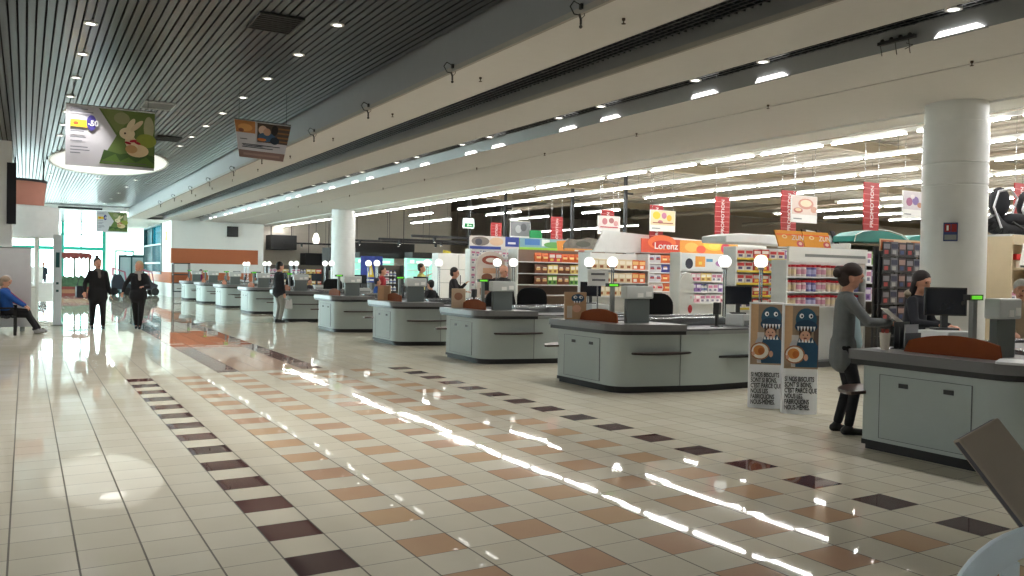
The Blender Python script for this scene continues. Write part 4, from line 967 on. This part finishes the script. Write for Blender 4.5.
# Ub blue/white header
t = shelving('shelf_unit', 12.75, 15.0, 24.5, 2.4, [.9,1.15,1.4,1.65,1.9,2.15], 'white cosmetics shelf under the blue and white header')
for z in (.9,1.15,1.4,1.65,1.9,2.15): stock(12.8, 14.9, 24.52, z, ['white','botw','white','pinkw'], 'pale packet on the white cosmetics shelf', 'packet', 'packets on the cosmetics shelf', 1.1, fit=.2)
t = empty('header_sign', (14.4,24.48,2.4)); tag(t, 'blue and white picture header over the cosmetics shelf', 'sign')
MB().box(-1.7,1.7,0,.03,0,.44).build('panel', M('hdr_white', (206,206,210), .5), t)
art(t,3.4,.44,[((210,204,200), rc(0,1,0,1)), ((120,110,106), el(.12,.6,.1,.35)), ((70,70,80), el(.1,.55,.04,.25)), ((214,180,150), el(.3,.6,.08,.32)), ((40,60,140), rc(.4,.56,.25,1)), ((226,226,230), rc(.43,.52,.45,.6)), ((80,84,90), el(.66,.6,.07,.38)), ((200,196,190), el(.74,.6,.04,.3)), ((214,180,150), el(.88,.6,.07,.3)), ((50,70,150), rc(0,.35,0,.22)), ((60,80,160), rc(.6,.95,0,.2)), ], x0=-1.7, y=0)
t = empty('promo_display', (11.5,20.8,0)); tag(t, 'round topped display with brown and white pictures beside the bald man', 'display')
MB().vprism([(-.45,.3),(.45,.3),(.45,1.9)]+[(.45*cos(a*pi/8),1.9+.32*sin(a*pi/8)) for a in range(1,8)]+[(-.45,1.9)], 0,.1).build('panel', M('promo_cream', (210,196,186), .5), t)
art(t,.9,1.9,[((150,70,50), el(.5,.88,.34,.07)), ((226,216,206), el(.5,.88,.2,.035)), ((110,60,40), el(.35,.62,.2,.06)), ((90,50,36), el(.68,.55,.2,.07)), ((196,150,120), rc(.2,.8,.68,.76)), ((150,110,90), rc(.1,.5,.36,.46))], x0=-.45, z0=.3, y=0); MB().box(-.45,.45,0,.4,0,.3).build('base', dgrey, t)
t = empty('white_cupboard', (14.15,28.2,0)); tag(t, 'tall white double door cupboard behind the young man in black', 'cupboard')
MB().box(-.85,.85,0,.5,0,2.32).build('body', shelf_w, t)
for q in (-1,1):
    d_ = MB().box(q*.02,q*.83,-.03,0,.1,2.28).build('door', white_p, t); MB().box(q*.08,q*.1,-.06,-.03,1.0,1.5).build('handle', dgrey, d_)
    MB().box(q*.05,q*.8,-.034,-.03,1.7,1.715).box(q*.05,q*.8,-.034,-.03,1.2,1.215).build('moulding', mgrey, d_)
tag(MB().vprism([(-.2,0),(.2,0),(.17,.22),(-.14,.27)], -.02,.02).build('yellow_sign', M('sign_yellow', (214,196,50), .5), None, (14.25,29.4,2.2)), 'small yellow sign on top of dark shelving left of the white cupboard', 'sign')
# refrigerated and dark units at the back left
for k, (x, y, w_, l, em) in enumerate(((14.0,36,1.9,'lit green refrigerated display right of the distant column',1),(15.5,33.5,1.9,'lit green refrigerated display behind the yellow vest',1))):
    t = empty('chilled_display', (x,y,0)); tag(t, l, 'fridge')
    MB().box(-w_/2,w_/2,.0,.8,0,1.1).build('base', dgrey, t); MB().box(-w_/2,w_/2,.5,.8,1.1,2.2).build('back_panel', M('fridge_glow', (150,214,196), .5, emit=.5, var=.3, scale=9), t)
    b = MB(); [b.box(-w_/2,w_/2,.1,.5,z,z+.03) for z in (1.35,1.65,1.95)]; b.build('shelf', whitep, t); MB().box(-w_/2,w_/2,-.1,.8,2.2,2.45).build('canopy', black, t)
    MB().box(-.8,-.62,.48,.5,1.95,2.12).box(-.5,.1,.48,.5,1.97,2.08).box(.2,.75,.48,.5,1.97,2.08).build('lettering', M('fridge_text', (236,250,244), .4, emit=.6, var=0), t)
for k, (x, y, w_, z0, z1, l) in enumerate(((17.3,44.5,4.4,2.35,3.2,'big black canopy box over the fresh food counter right of the distant column'),(16.0,48.5,3.4,1.6,2.6,'black panel on the rear wall left of the distant column'),(13.0,48.5,1.5,2.75,3.6,'black box high on the wall beside the terracotta wall'),(13.2,38.5,1.4,2.0,2.7,'dark canopy close to the distant column'))):
    t = empty('dark_canopy', (x,y,z0)); tag(t, l, 'canopy')
    MB().box(-w_/2,w_/2,0,1.2,0,z1-z0).build('box', black, t, bevel=.02)
    [MB().tube((q*w_*.4,.6,z1-z0),(q*w_*.4,.6,(6.55 if y > 33 else 4.92)-z0),.02).build('hanger', black, t) for q in (-1,1)]
for k, (x0, x1, y, z) in enumerate(((13.2,22,34,2.95),(12.8,21,38,3.0),(12.6,19,47,3.05),(13,24,30,2.95))):
    t = empty('track_light', ((x0+x1)/2,y,z)); tag(t, ['long dark track rail above the fridges','long dark track rail behind the black canopy','dark track rail with spotlights left of the distant column','long dark track rail in front of the white cupboard'][k], 'track rail'); h_ = (x1-x0)/2
    MB().box(-h_,h_,-.04,.04,0,.1).build('rail', black, t)
    [MB().tube((-h_+.5+i*1.9,0,.1),(-h_+.5+i*1.9,0,(6.55 if y > 33 else 4.88)-z),.008,n=5).build('hanger', black, t) for i in range(int(2*h_/1.9))]
    for i in range(4):
        s = MB().tube((-h_+1+i*2,0,-.16),(-h_+1+i*2,0,.0),.05,.07).build('spotlight', black, t)
        MB().lathe([(0,-.165),(.045,-.165)], (-h_+1+i*2,0,0), n=12).build('lamp', M('spot_glow', (255,250,236), .4, emit=7, var=0), s)
t = empty('hanging_lamp', (12.9,42,3.2)); tag(t, 'white lantern like hanging lamp left of the distant column', 'lamp')
MB().lathe([(0,-.25),(.14,-.22),(.18,0),(.1,.25),(0,.3)], n=16).build('shade', M('lantern_glow', (250,246,236), .5, emit=1.2, var=0), t, smooth=True); MB().tube((0,0,.3),(0,0,3.36),.01).build('hanger', black, t)
t = empty('poster', (13.1,34.5,1.1)); tag(t, 'blue poster with a yellow triangle right of the distant column', 'poster')
MB().box(-.5,.5,0,.04,0,1.15).build('panel', M('poster_blue', (36,60,150), .5), t); MB().box(-.04,.04,0.04,.1,-1.1,1.1).build('stand', mgrey, t)
art(t,1,1.15,[((230,200,60), [(.3,.2),(.62,.2),(.46,.8)]), ((240,240,230), [(.4,.3),(.52,.3),(.46,.6)]), ((230,230,236), rc(.1,.9,.06,.12))], x0=-.5, y=0)
for k, (x, y, w_) in enumerate(((13.2,46.5,3.2),(17,46.5,3.4),(12.9,43,2.0),(14.8,40,1.8),(18.5,40,3),(17.5,28,2.6),(12.9,31.8,1.1))):
    t = shelving('back_shelf', x-w_/2, x+w_/2, y, 1.85, [.8,1.1,1.4], ['low dark shelf of white goods near the terracotta wall','low dark shelf by the rear wall','dark shelf just left of the distant column','dark shelf right behind the distant column','dark shelf below the lit fridges','dark shelf right of the white cupboard','dark shelf left of the white cupboard'][k], back=M('back_dark', (84,78,70), .7), board=dgrey)
    for z in (.8,1.1,1.4): stock(x-w_/2+.05, x+w_/2-.05, y+.02, z, ['white','botw','yell','redw'][k%2:], 'small packet on a distant dark shelf', 'packet', 'goods on the distant dark shelves', 1.15, fit=.24, fx=1.7)
# green awning, magazines
t = empty('awning', (14.62,10.5,2.33)); tag(t, 'teal green rounded awning on top of the magazine corner', 'awning')
b = MB(); pr_ = [(-.85,0),(.8,.02),(.82,.07),(.6,.17),(.2,.235),(-.2,.25),(-.6,.2),(-.82,.12)]
b.vprism(pr_, -.02, .5); b.build('shell', M('awning_green', (12,110,100), .5), t, bevel=.02); MB().path([(-.86,-.03,0),(-.82,-.03,.13),(-.6,-.03,.215),(-.2,-.03,.265),(.2,-.03,.25),(.6,-.03,.185),(.83,-.03,.08)], .008).build('piping', whitep, t)
t = empty('awning', (16.2,10.6,2.3)); tag(t, 'second teal awning partly hidden behind the near column', 'awning')
b = MB(); b.vprism([(x*.8, z) for x, z in pr_], -.02, .5); b.build('shell', M('awning_green', (12,110,100), .5), t, bevel=.02)
t = shelving('toy_shelf', 13.75, 15.6, 10.55, 2.3, [.9,1.2,1.55,1.9], 'shelf with purple and pale packets under the teal awning', back=M('back_dark', (84,78,70), .7), depth=.5)
for z, ks in ((1.2,['white','lilac']),(1.55,['lilac','white','lilac']),(1.9,['green','white'])): stock(13.8, 15.5, 10.57, z, ks, 'packet on the shelf under the teal awning', 'packet', 'packets under the teal awning', fit=.26)
t = empty('magazine_rack', (13.78,9.5,0)); tag(t, 'tall dark wire rack full of magazines beside the near column', 'magazine rack')
b = MB()
for x in (-.6,-.01,.57): b.box(x,x+.03,0,.03,0,2.2); b.box(x,x+.03,.09,.12,0,2.2)
for k in range(7): b.box(-.6,.6,-.06,-.05,.3+k*.29,.33+k*.29); b.box(-.6,.6,-.06,.1,.285+k*.29,.295+k*.29)
b.build('wire_frame', dgrey, t); MB().box(-.6,.6,.12,.135,0,2.2).build('back_panel', dgrey, t)
MB().box(-.62,.62,-.02,.0,2.12,2.34).build('header', M('mag_header', (196,170,140), .5), t); art(t,1.2,.2,[((170,90,50), rc(0,.3,.05,.95)), ((206,150,120), el(.15,.5,.1,.35)), ((60,50,50), rc(.36,.7,.55,.75)), ((60,50,50), rc(.4,.66,.2,.4)), ((190,110,60), rc(.72,1,.1,.9))], x0=-.6, z0=2.13, y=-.02)
for k in range(2,7):
    stock(13.2, 14.36, 9.43, .3+k*.29-.0, ['mag','mag2','mag3'], 'magazine in the dark wire rack by the near column', 'magazine', 'magazines in the wire rack', 1.12, run=1)
# right of the near column
t = shelving('book_shelf', 13.95, 15.2, 7.6, 2.36, [.8,1.3,1.84], 'beige wooden bookshelf right of the near column', back=wood, board=wood, depth=.5)
MB().box(-.64,.64,-.02,.0,2.22,2.38).build('cornice', wood, t); MB().box(.45,.64,-.02,.0,0,2.22).build('stile', wood, t)
for z in (1.3,.8): stock(14.0, 14.75, 7.62, z, ['white','redw','whiter'], 'small boxed item on the beige wooden bookshelf', 'packet', 'items on the beige bookshelf')
stock(14.3, 14.75, 7.62, 1.84, ['whiter'], 'pale carton beside the red box on the beige bookshelf', 'packet', 'cartons on the top of the beige bookshelf')
o = MB().box(-.16,.16,-.06,.06,0,.1).build('red_box', M('red_box', (196,30,30), .5), None, (14.5,7.8,1.98), 0, bevel=.01); tag(o, 'flat red box on top of the cartons on the beige bookshelf', 'box')
t = empty('paper_sign', (14.1,7.45,1.88), RD(-10)); tag(t, 'tilted white paper sign standing on the beige bookshelf', 'sign')
MB().vprism([(-.16,0),(.1,0),(.17,.33),(-.09,.36)], -.006,.006).build('sheet', paper, t); MB().box(-.05,.09,-.009,-.006,.22,.245).box(-.06,.06,-.009,-.006,.14,.16).build('lettering', M('marker_grey', (110,110,112), .6), t); MB().box(-.04,.04,0,.08,-.03,.01).build('foot', mgrey, t)
t = shelving('book_shelf', 15.35, 17.0, 7.6, 2.3, [.8,1.15,1.5,1.85], 'brown bookshelf with books at the right edge', back=M('back_brown2', (96,72,54), .6), board=wood, depth=.5)
for z in (1.15,1.5,1.85): stock(15.4, 16.6, 7.62, z, ['book'], 'upright book on the brown bookshelf at the right edge', 'book', 'books on the brown bookshelf')
for k, (x, l) in enumerate(((14.62,'black infant car seat with silver rim, left one above the bookshelves'),(15.5,'black infant car seat, right one above the bookshelves'))):
    t = empty('car_seat', (x,8.0,2.42), RD(-30)); tag(t, l, 'car seat')
    b = MB()
    n = 12
    for j in range(n):
        a0 = RD(200+j*13); a1 = RD(200+(j+1)*13)
        b.tube((.36*cos(a0)*1.15,0,.42+.36*sin(a0)),(.36*cos(a1)*1.15,0,.42+.36*sin(a1)),.16-.004*j,.156-.004*j,n=12)
    b.build('shell', M('seat_black', (18,18,22), .6), t, smooth=True)
    b = MB(); b.ball((-.22,0,.55),.22,n=16,sc=(.75,.85,1.2)); b.ball((.05,0,.25),.2,n=16,sc=(1.4,.8,.6)); b.build('padding', M('seat_pad', (34,34,38), .95), t, smooth=True)
    b = MB(); b.path([(-.28,-.19,.1),(-.42,-.19,.45),(-.34,-.19,.72),(-.14,-.19,.76),(-.02,-.19,.6),(-.1,-.19,.35)], .018); b.build('rim', M('seat_silver', (190,190,194), .3, .6), t)
    b = MB(); b.path([(-.1,-.2,.2),(.2,-.2,.02),(.35,-.2,.3)], .022); b.path([(-.1,.2,.2),(.2,.2,.02),(.35,.2,.3)], .022); b.build('handle', black, t)
t = empty('cart_stand', (15.0,8.0,2.36)); tag(t, 'pale ledge board carrying the two black car seats', 'shelf')
MB().box(-.95,1.3,-.3,.35,.0,.04).build('board', lgrey, t)

# ------------------------------------------------------------------ red vertical signs and picture signs
def promo(x, y, label):
    t = empty('promotion_sign', (x,y,2.55)); tag(t, label, 'sign', 'red promotion signs over the aisles')
    b = MB()
    for k in range(8): b.box(-.225,.225,-.012,.012,k*.115+.003,k*.115+.112)
    b.build('panel', red, t)
    b = MB(); [b.box(-.225,.225,-.014,.014,k*.115-.004,k*.115+.003) for k in range(1,8)]; b.build('divider', M('sign_line', (226,150,146), .5), t)
    text('lettering', 'PROMOTION', .135, paper, t, (.05,-.016,.05), rot=(pi/2,-pi/2,0), sx=1.0)
    [MB().tube((q*.2,0,.92),(q*.2,0,2.35),.005,n=5).build('hanger', steel, t) for q in (-1,1)]
for x, y, l in ((14.0,10.3,'red vertical promotion sign, the closest to the near column'),(14.0,12.3,'red vertical promotion sign half behind the sliced food picture'),(14.0,14.25,'red vertical promotion sign over the white shelf unit'),(14.35,17.0,'red vertical promotion sign behind the yellow flower picture'),(14.4,19.2,'red vertical promotion sign behind the pink picture'),(14.9,22.6,'distant red promotion sign over the green header'),(15.0,26.8,'distant red promotion sign over the cosmetics header'),(16.2,8.7,'red vertical promotion sign at the right edge above the car seats')): promo(x, y, l)
def picsign(x, y, w_, h_, items, label, z=2.76):
    t = empty('picture_sign', (x,y,z)); tag(t, label, 'sign', 'white hanging picture signs')
    MB().box(-w_/2,w_/2,-.01,.01,0,h_).build('panel', M('sign_white', (232,232,228), .5), t)
    art(t,w_,h_,items,x0=-w_/2, y=-.012); MB().box(-w_*.42,-w_*.1,-.014,-.012,h_*.12,h_*.16).build('lettering', mgrey, t)
    [MB().tube((q*w_*.4,0,h_),(q*w_*.4,0,4.9-z),.005,n=5).build('hanger', steel, t) for q in (-1,1)]
picsign(13.95,11.85,.78,.56,[((222,206,196), rc(.02,.98,.3,.98)), ((206,150,136), el(.55,.7,.3,.2)), ((226,214,186), el(.55,.72,.22,.13)), ((190,120,110), el(.25,.45,.18,.1)), ((226,206,170), el(.25,.47,.12,.06)), ((206,160,140), el(.85,.5,.12,.12))], 'white hanging sign with a picture of sliced food')
picsign(14.3,16.7,.85,.55,[((226,210,170), rc(.02,.98,.3,.98)), ((226,196,60), el(.25,.75,.15,.18)), ((190,120,150), el(.55,.75,.1,.15)), ((226,180,60), el(.75,.65,.1,.15)), ((190,120,130), el(.4,.45,.1,.08)), ((150,70,60), rc(.1,.9,.38,.42))], 'white hanging sign with a yellow and pink flower picture')
picsign(14.3,19.0,.78,.52,[((226,216,210), rc(.02,.98,.3,.98)), ((190,120,126), el(.3,.7,.12,.18)), ((170,110,110), el(.6,.75,.12,.15)), ((206,150,150), el(.8,.6,.1,.15)), ((190,60,80), rc(.1,.9,.36,.42))], 'white hanging sign with a small pink picture')
picsign(14.25,9.6,.62,.5,[((206,200,204), rc(.02,.98,.32,.98)), ((150,90,120), el(.3,.6,.15,.16)), ((120,100,150), el(.6,.65,.16,.16)), ((170,120,90), el(.8,.5,.12,.1)), ((226,220,222), el(.45,.8,.1,.08))], 'white hanging sign with a berry picture beside the near column')
picsign(15.2,25.4,.85,.7,[((120,122,126), rc(.02,.98,.25,.98)), ((170,172,176), el(.4,.6,.15,.2)), ((80,82,86), el(.65,.7,.15,.2))], 'grey hanging picture sign over the far shelves')
tag(MB().box(-.25,.25,-.02,.02,0,.32).build('green_sign', M('sgn_green', (10,130,70), .5), None, (15.6,25.0,2.82)), 'small green sign over the green header', 'sign')

# ------------------------------------------------------------------ far end of the hall
t = empty('speaker_box', (9.98,47.9,3.37)); tag(t, 'dark square loudspeaker high on the white end wall', 'loudspeaker')
MB().box(-.3,.3,-.02,.1,0,.58).build('cabinet', black, t, bevel=.02); b = MB(); [b.box(-.26,.26,-.026,-.02,.04+k*.05,.06+k*.05) for k in range(10)]; b.build('grille', dgrey, t)
t = empty('metal_rack', (7.22,47.4,0)); tag(t, 'dark metal rack against the end wall beside the last checkout', 'rack')
b = MB(); [b.box(x-.02,x+.02,y-.02,y+.02,0,1.85) for x in (-.4,.4) for y in (-.2,.25)]; b.build('frame', dgrey, t)
for z in (.3,.75,1.2,1.8): MB().box(-.42,.42,-.22,.27,z,z+.05).build('shelf', dgrey, t)
t = empty('poster', (6.77,49.7,3.1), -pi/2); tag(t, 'small yellow poster on the side wall before the teal window', 'poster')
MB().box(-.3,.3,-.02,.0,0,.5).build('panel', M('poster_yellow', (214,180,90), .5), t); art(t,.6,.5,[((236,226,190), el(.5,.6,.2,.2)), ((150,110,50), rc(.15,.85,.12,.2))], x0=-.3, y=-.02)
t = empty('ride_kiosk', (2.28,50,.0)); tag(t, 'children ride kiosk with red scalloped roof in the far hall', 'kiosk')
MB().box(-.75,.75,-.4,.4,0,.5).build('base', M('kiosk_red', (120,50,44), .5), t); 
b = MB(); b.box(-.75,.75,-.42,-.4,.15,.35); b.build('base_panel', M('kiosk_brown', (150,110,80), .5), t)
b = MB(); [b.box(x-.04,x+.04,y-.04,y+.04,.5,2.1) for x in (-.7,.7) for y in (-.36,.36)]; b.box(-.05,.05,-.05,.05,.5,2.1); b.build('post', M('kiosk_post', (70,80,60), .5), t)
b = MB(); b.vprism([(-.8,2.05),(.8,2.05),(.8,2.2),(.6,2.3),(-.6,2.3),(-.8,2.2)], -.45,.45)
for k in range(8): b.ball((-.7+k*.2,-.44,2.05),.1,n=10,sc=(1,.3,1))
b.build('roof', M('kiosk_red', (120,50,44), .5), t)
b = MB(); [b.ball((-.5+k*.28,0,.5+.28),.24,n=14,sc=(.8,1,1.2)) for k in range(5)]; b.box(-.7,.7,-.3,.3,.5,.85); b.build('ride_figure', M('kiosk_green', (70,100,70), .7, var=.6, scale=8), t, smooth=True)
for k, (x, y, l) in enumerate(((4.6,51,'dark stroller like ride with wheels left of the blonde walker'),(5.9,50.6,'dark ride vehicle with wheels beside the side wall'))):
    t = empty('ride_vehicle', (x,y,0), .3*k); tag(t, l, 'ride vehicle')
    MB().vprism([(-.5,.35),(.45,.3),(.55,.6),(.2,.75),(.0,1.15),(-.35,1.2),(-.5,.8)], -.25,.25).build('body', M('ride_dark', (44,50,62), .4), t, bevel=.05)
    [MB().path([(.3,q,.7),(.2,q,1.3),(-.4,q,1.5),(-.4,q,1.1)], .03).build('roll_bar', M('ride_pink', (170,90,110), .5), t) for q in (-.2,.2)]
    for xx in (-.35,.35):
        for yy in (-.27,.27): MB().tube((xx,yy-.04,.22),(xx,yy+.04,.22),.22,n=20).build('wheel', black, t)
t = empty('photo_booth', (5.4,53.5,0)); tag(t, 'grey framed booth behind the ride vehicles', 'booth')
MB().box(-.7,.7,0,.9,0,2.3).build('cabin', M('booth_grey', (170,190,194), .4), t); b = MB(); b.box(-.7,.7,-.04,0,0,.1); b.box(-.7,.7,-.04,0,2.15,2.3); [b.box(x,x+.08,-.04,0,0,2.3) for x in (-.7,-.04,.62)]; b.build('frame', tealdk, t)
# left kiosk with round canopy
t = empty('round_kiosk', (-.25,28.2,0)); tag(t, 'round white kiosk fascia with pink upper ring on the left', 'kiosk')
MB().lathe([(1.12,2.4),(1.12,3.28),(1.08,3.3),(.95,3.3),(.95,2.4),(1.12,2.4)], n=48).build('fascia', M('kiosk_white', (232,234,236), .5), t, smooth=True)
MB().lathe([(.72,3.3),(.78,4.0),(.7,4.0),(.66,3.3)], n=48).build('upper_ring', M('kiosk_pink', (206,140,124), .6), t, smooth=True)
MB().lathe([(.80,4.0),(.80,4.07),(.6,4.07),(.6,4.0),(.80,4.0)], n=48).build('rim', dgrey, t, smooth=True)
b = MB(); b.lathe([(.95,2.42),(0,2.42)], n=32); b.lathe([(0,3.3),(1.1,3.3)], n=32); b.build('soffit', white_p, t)
b = MB(); [b.tube((.8*cos(a),.8*sin(a),0),(.8*cos(a),.8*sin(a),2.42),.04) for a in (.8,2.4,4,5.4)]; b.build('post', white_p, t)
b = MB(); [b.tube((.7*cos(a),.7*sin(a),4.05),(.7*cos(a),.7*sin(a),4.66),.02) for a in (0,1.6,3.1,4.7)]; b.build('hanger', dgrey, t)
b = MB(); b.lathe([(.85,0),(.85,.95),(.95,.97),(.95,1.0),(0,1.0)], n=32, a0=pi*.8, a1=pi*1.7); b.build('counter', white_p, t, smooth=True)
t = empty('display_column', (.74,25.2,0)); tag(t, 'slim white display pillar with small grey marks on the left', 'pillar')
MB().box(-.1,.1,-.1,.1,0,2.42).build('shaft', M('pillar_white', (214,220,224), .5), t, bevel=.01); MB().box(-.04,.05,-.104,-.1,1.55,1.95).box(-.03,.03,-.104,-.1,.9,.96).box(-.03,.03,-.104,-.1,1.1,1.16).build('marks', tealdk, t); MB().box(-.14,.14,-.14,.14,0,.03).build('foot', mgrey, t)
t = empty('partition', (-.55,23.4,0)); tag(t, 'white partition screen behind the bench', 'partition')
MB().box(-1.2,.68,-.03,.03,.1,2.0).build('panel', M('partition_white', (206,206,208), .5), t)
b = MB(); [b.box(x-.05,x+.05,-.12,.12,0,.1) for x in (-.9,.5)]; b.build('foot', mgrey, t)
MB().box(-1.2,.68,-.035,.035,2.0,2.03).build('rail', mgrey, t)
t = empty('side_table', (.55,33,0)); tag(t, 'white cloth covered table beyond the bench', 'table')
MB().prism(rrect(-.42,.42,-.35,.35,.05), .35, 1.0).build('cloth', M('cloth_white', (216,216,214), .7), t); b = MB(); [b.box(x-.02,x+.02,y-.02,y+.02,0,.36) for x in (-.36,.36) for y in (-.3,.3)]; b.build('leg', dgrey, t)
t = empty('menu_board', (.33,34.2,0)); tag(t, 'white standing board behind the cloth covered table', 'board')
MB().box(-.2,.22,-.02,.02,.5,1.55).build('panel', paper, t); MB().box(-.02,.02,-.02,.02,0,.5).box(-.2,.2,-.15,.15,0,.03).build('stand', mgrey, t)

# ------------------------------------------------------------------ foreground at the bottom right
def white_chair(loc, rz):
    t = empty('plastic_chair', loc, rz); tag(t, 'white plastic chair with arched backrest at the bottom right corner', 'chair')
    b = MB(); n = 24; R0, R1 = .29, .218
    outer = [(R0*cos(pi*i/n), .68+R0*sin(pi*i/n)) for i in range(n+1)]; inner = [(R1*cos(pi*i/n), .68+R1*sin(pi*i/n)) for i in range(n+1)]
    for y0 in (0,):
        vs = []; fs = []
        P = [(R0,.44)]+outer+[(-R0,.44)]; Q = [(R1,.44)]+inner+[(-R1,.44)]; k = len(P)
        for y in (-.012,.012): vs += [(x,y,z) for x,z in P]+[(x,y,z) for x,z in Q]
        for i in range(k-1):
            fs += [(i,i+1,k+i+1,k+i),(2*k+i,3*k+i,3*k+i+1,2*k+i+1),(i,2*k+i,2*k+i+1,i+1),(k+i,k+i+1,3*k+i+1,3*k+i)]
        b.add(vs, fs)
    b.build('backrest', M('chair_white', (206,220,228), .3), t, smooth=True, bevel=.006)
    b = MB()
    for x in (-.13,-.045,.045,.13): b.box(x-.022,x+.022,-.008,.008,.46,.68+sqrt(R1*R1-x*x)+.005)
    b.box(-R1,R1,-.008,.008,.6,.66); b.build('slat', M('chair_white', (206,220,228), .3), t)
    MB().prism(rrect(-.23,.23,-.02,.42,.07), .43,.455).build('seat', M('chair_white', (206,220,228), .3), t, bevel=.01)
    for x in (-.2,.2):
        for y in (.0,.38): MB().tube((x*1.1,y,0),(x,y,.44),.018,.025).build('leg', M('chair_white', (206,220,228), .3), t)
white_chair((2.37,1.14,0), RD(-38))
t = empty('padded_chair', (3.2,1.2,0)); tag(t, 'brown padded chair with slanted dark edged backrest at the bottom right', 'chair')
A, B_, C_ = Vector((2.62,1.58,1.09)), Vector((2.79,1.55,1.155)), Vector((2.86,1.32,.62))
o0 = Vector((3.2,1.2,0)); Lv = C_-A; nn = (B_-A).cross(Lv).normalized()*.035
if nn.y < 0: nn = -nn
b = MB(); q = [A-o0, B_-o0, B_+Lv-o0, A+Lv-o0]; vs = q+[v+nn for v in q]
b.add(vs, [(0,1,2,3)], 0); b.add(vs, [(7,6,5,4),(0,4,5,1),(1,5,6,2),(2,6,7,3),(3,7,4,0)], 1)
o = b.build('backrest', [M('pad_brown', (150,138,124), .6), M('pad_edge', (74,72,78), .6)], t, bevel=.008)
MB().prism(rrect(-.2,.28,-.25,.2,.05), .42,.48).build('seat', M('pad_brown', (150,138,124), .6), t, bevel=.015)
MB().path([tuple(A+Lv*.8+nn-o0),(-.2,.12,.45)], .02).build('back_support', dgrey, t)
for x in (-.17,.25):
    for y in (-.2,.15): MB().tube((x*1.1,y*1.1,0),(x,y,.43),.016).build('leg', dgrey, t)
# ------------------------------------------------------------------ world and render look
w = bpy.data.worlds.new('world'); sc.world = w; w.use_nodes = True
bg = w.node_tree.nodes['Background']; bg.inputs[0].default_value = (.95,.985,1,1); bg.inputs[1].default_value = 8.0
vs = sc.view_settings; vs.view_transform = 'Standard'; vs.look = 'None'; vs.gamma = 1; vs.use_curve_mapping = False; vs.exposure = 1.0
sc.cycles.use_denoising = True
sc.cycles.max_bounces = 6; sc.cycles.diffuse_bounces = 4; sc.cycles.glossy_bounces = 3; sc.cycles.transparent_max_bounces = 8
sc.cycles.sample_clamp_indirect = 6
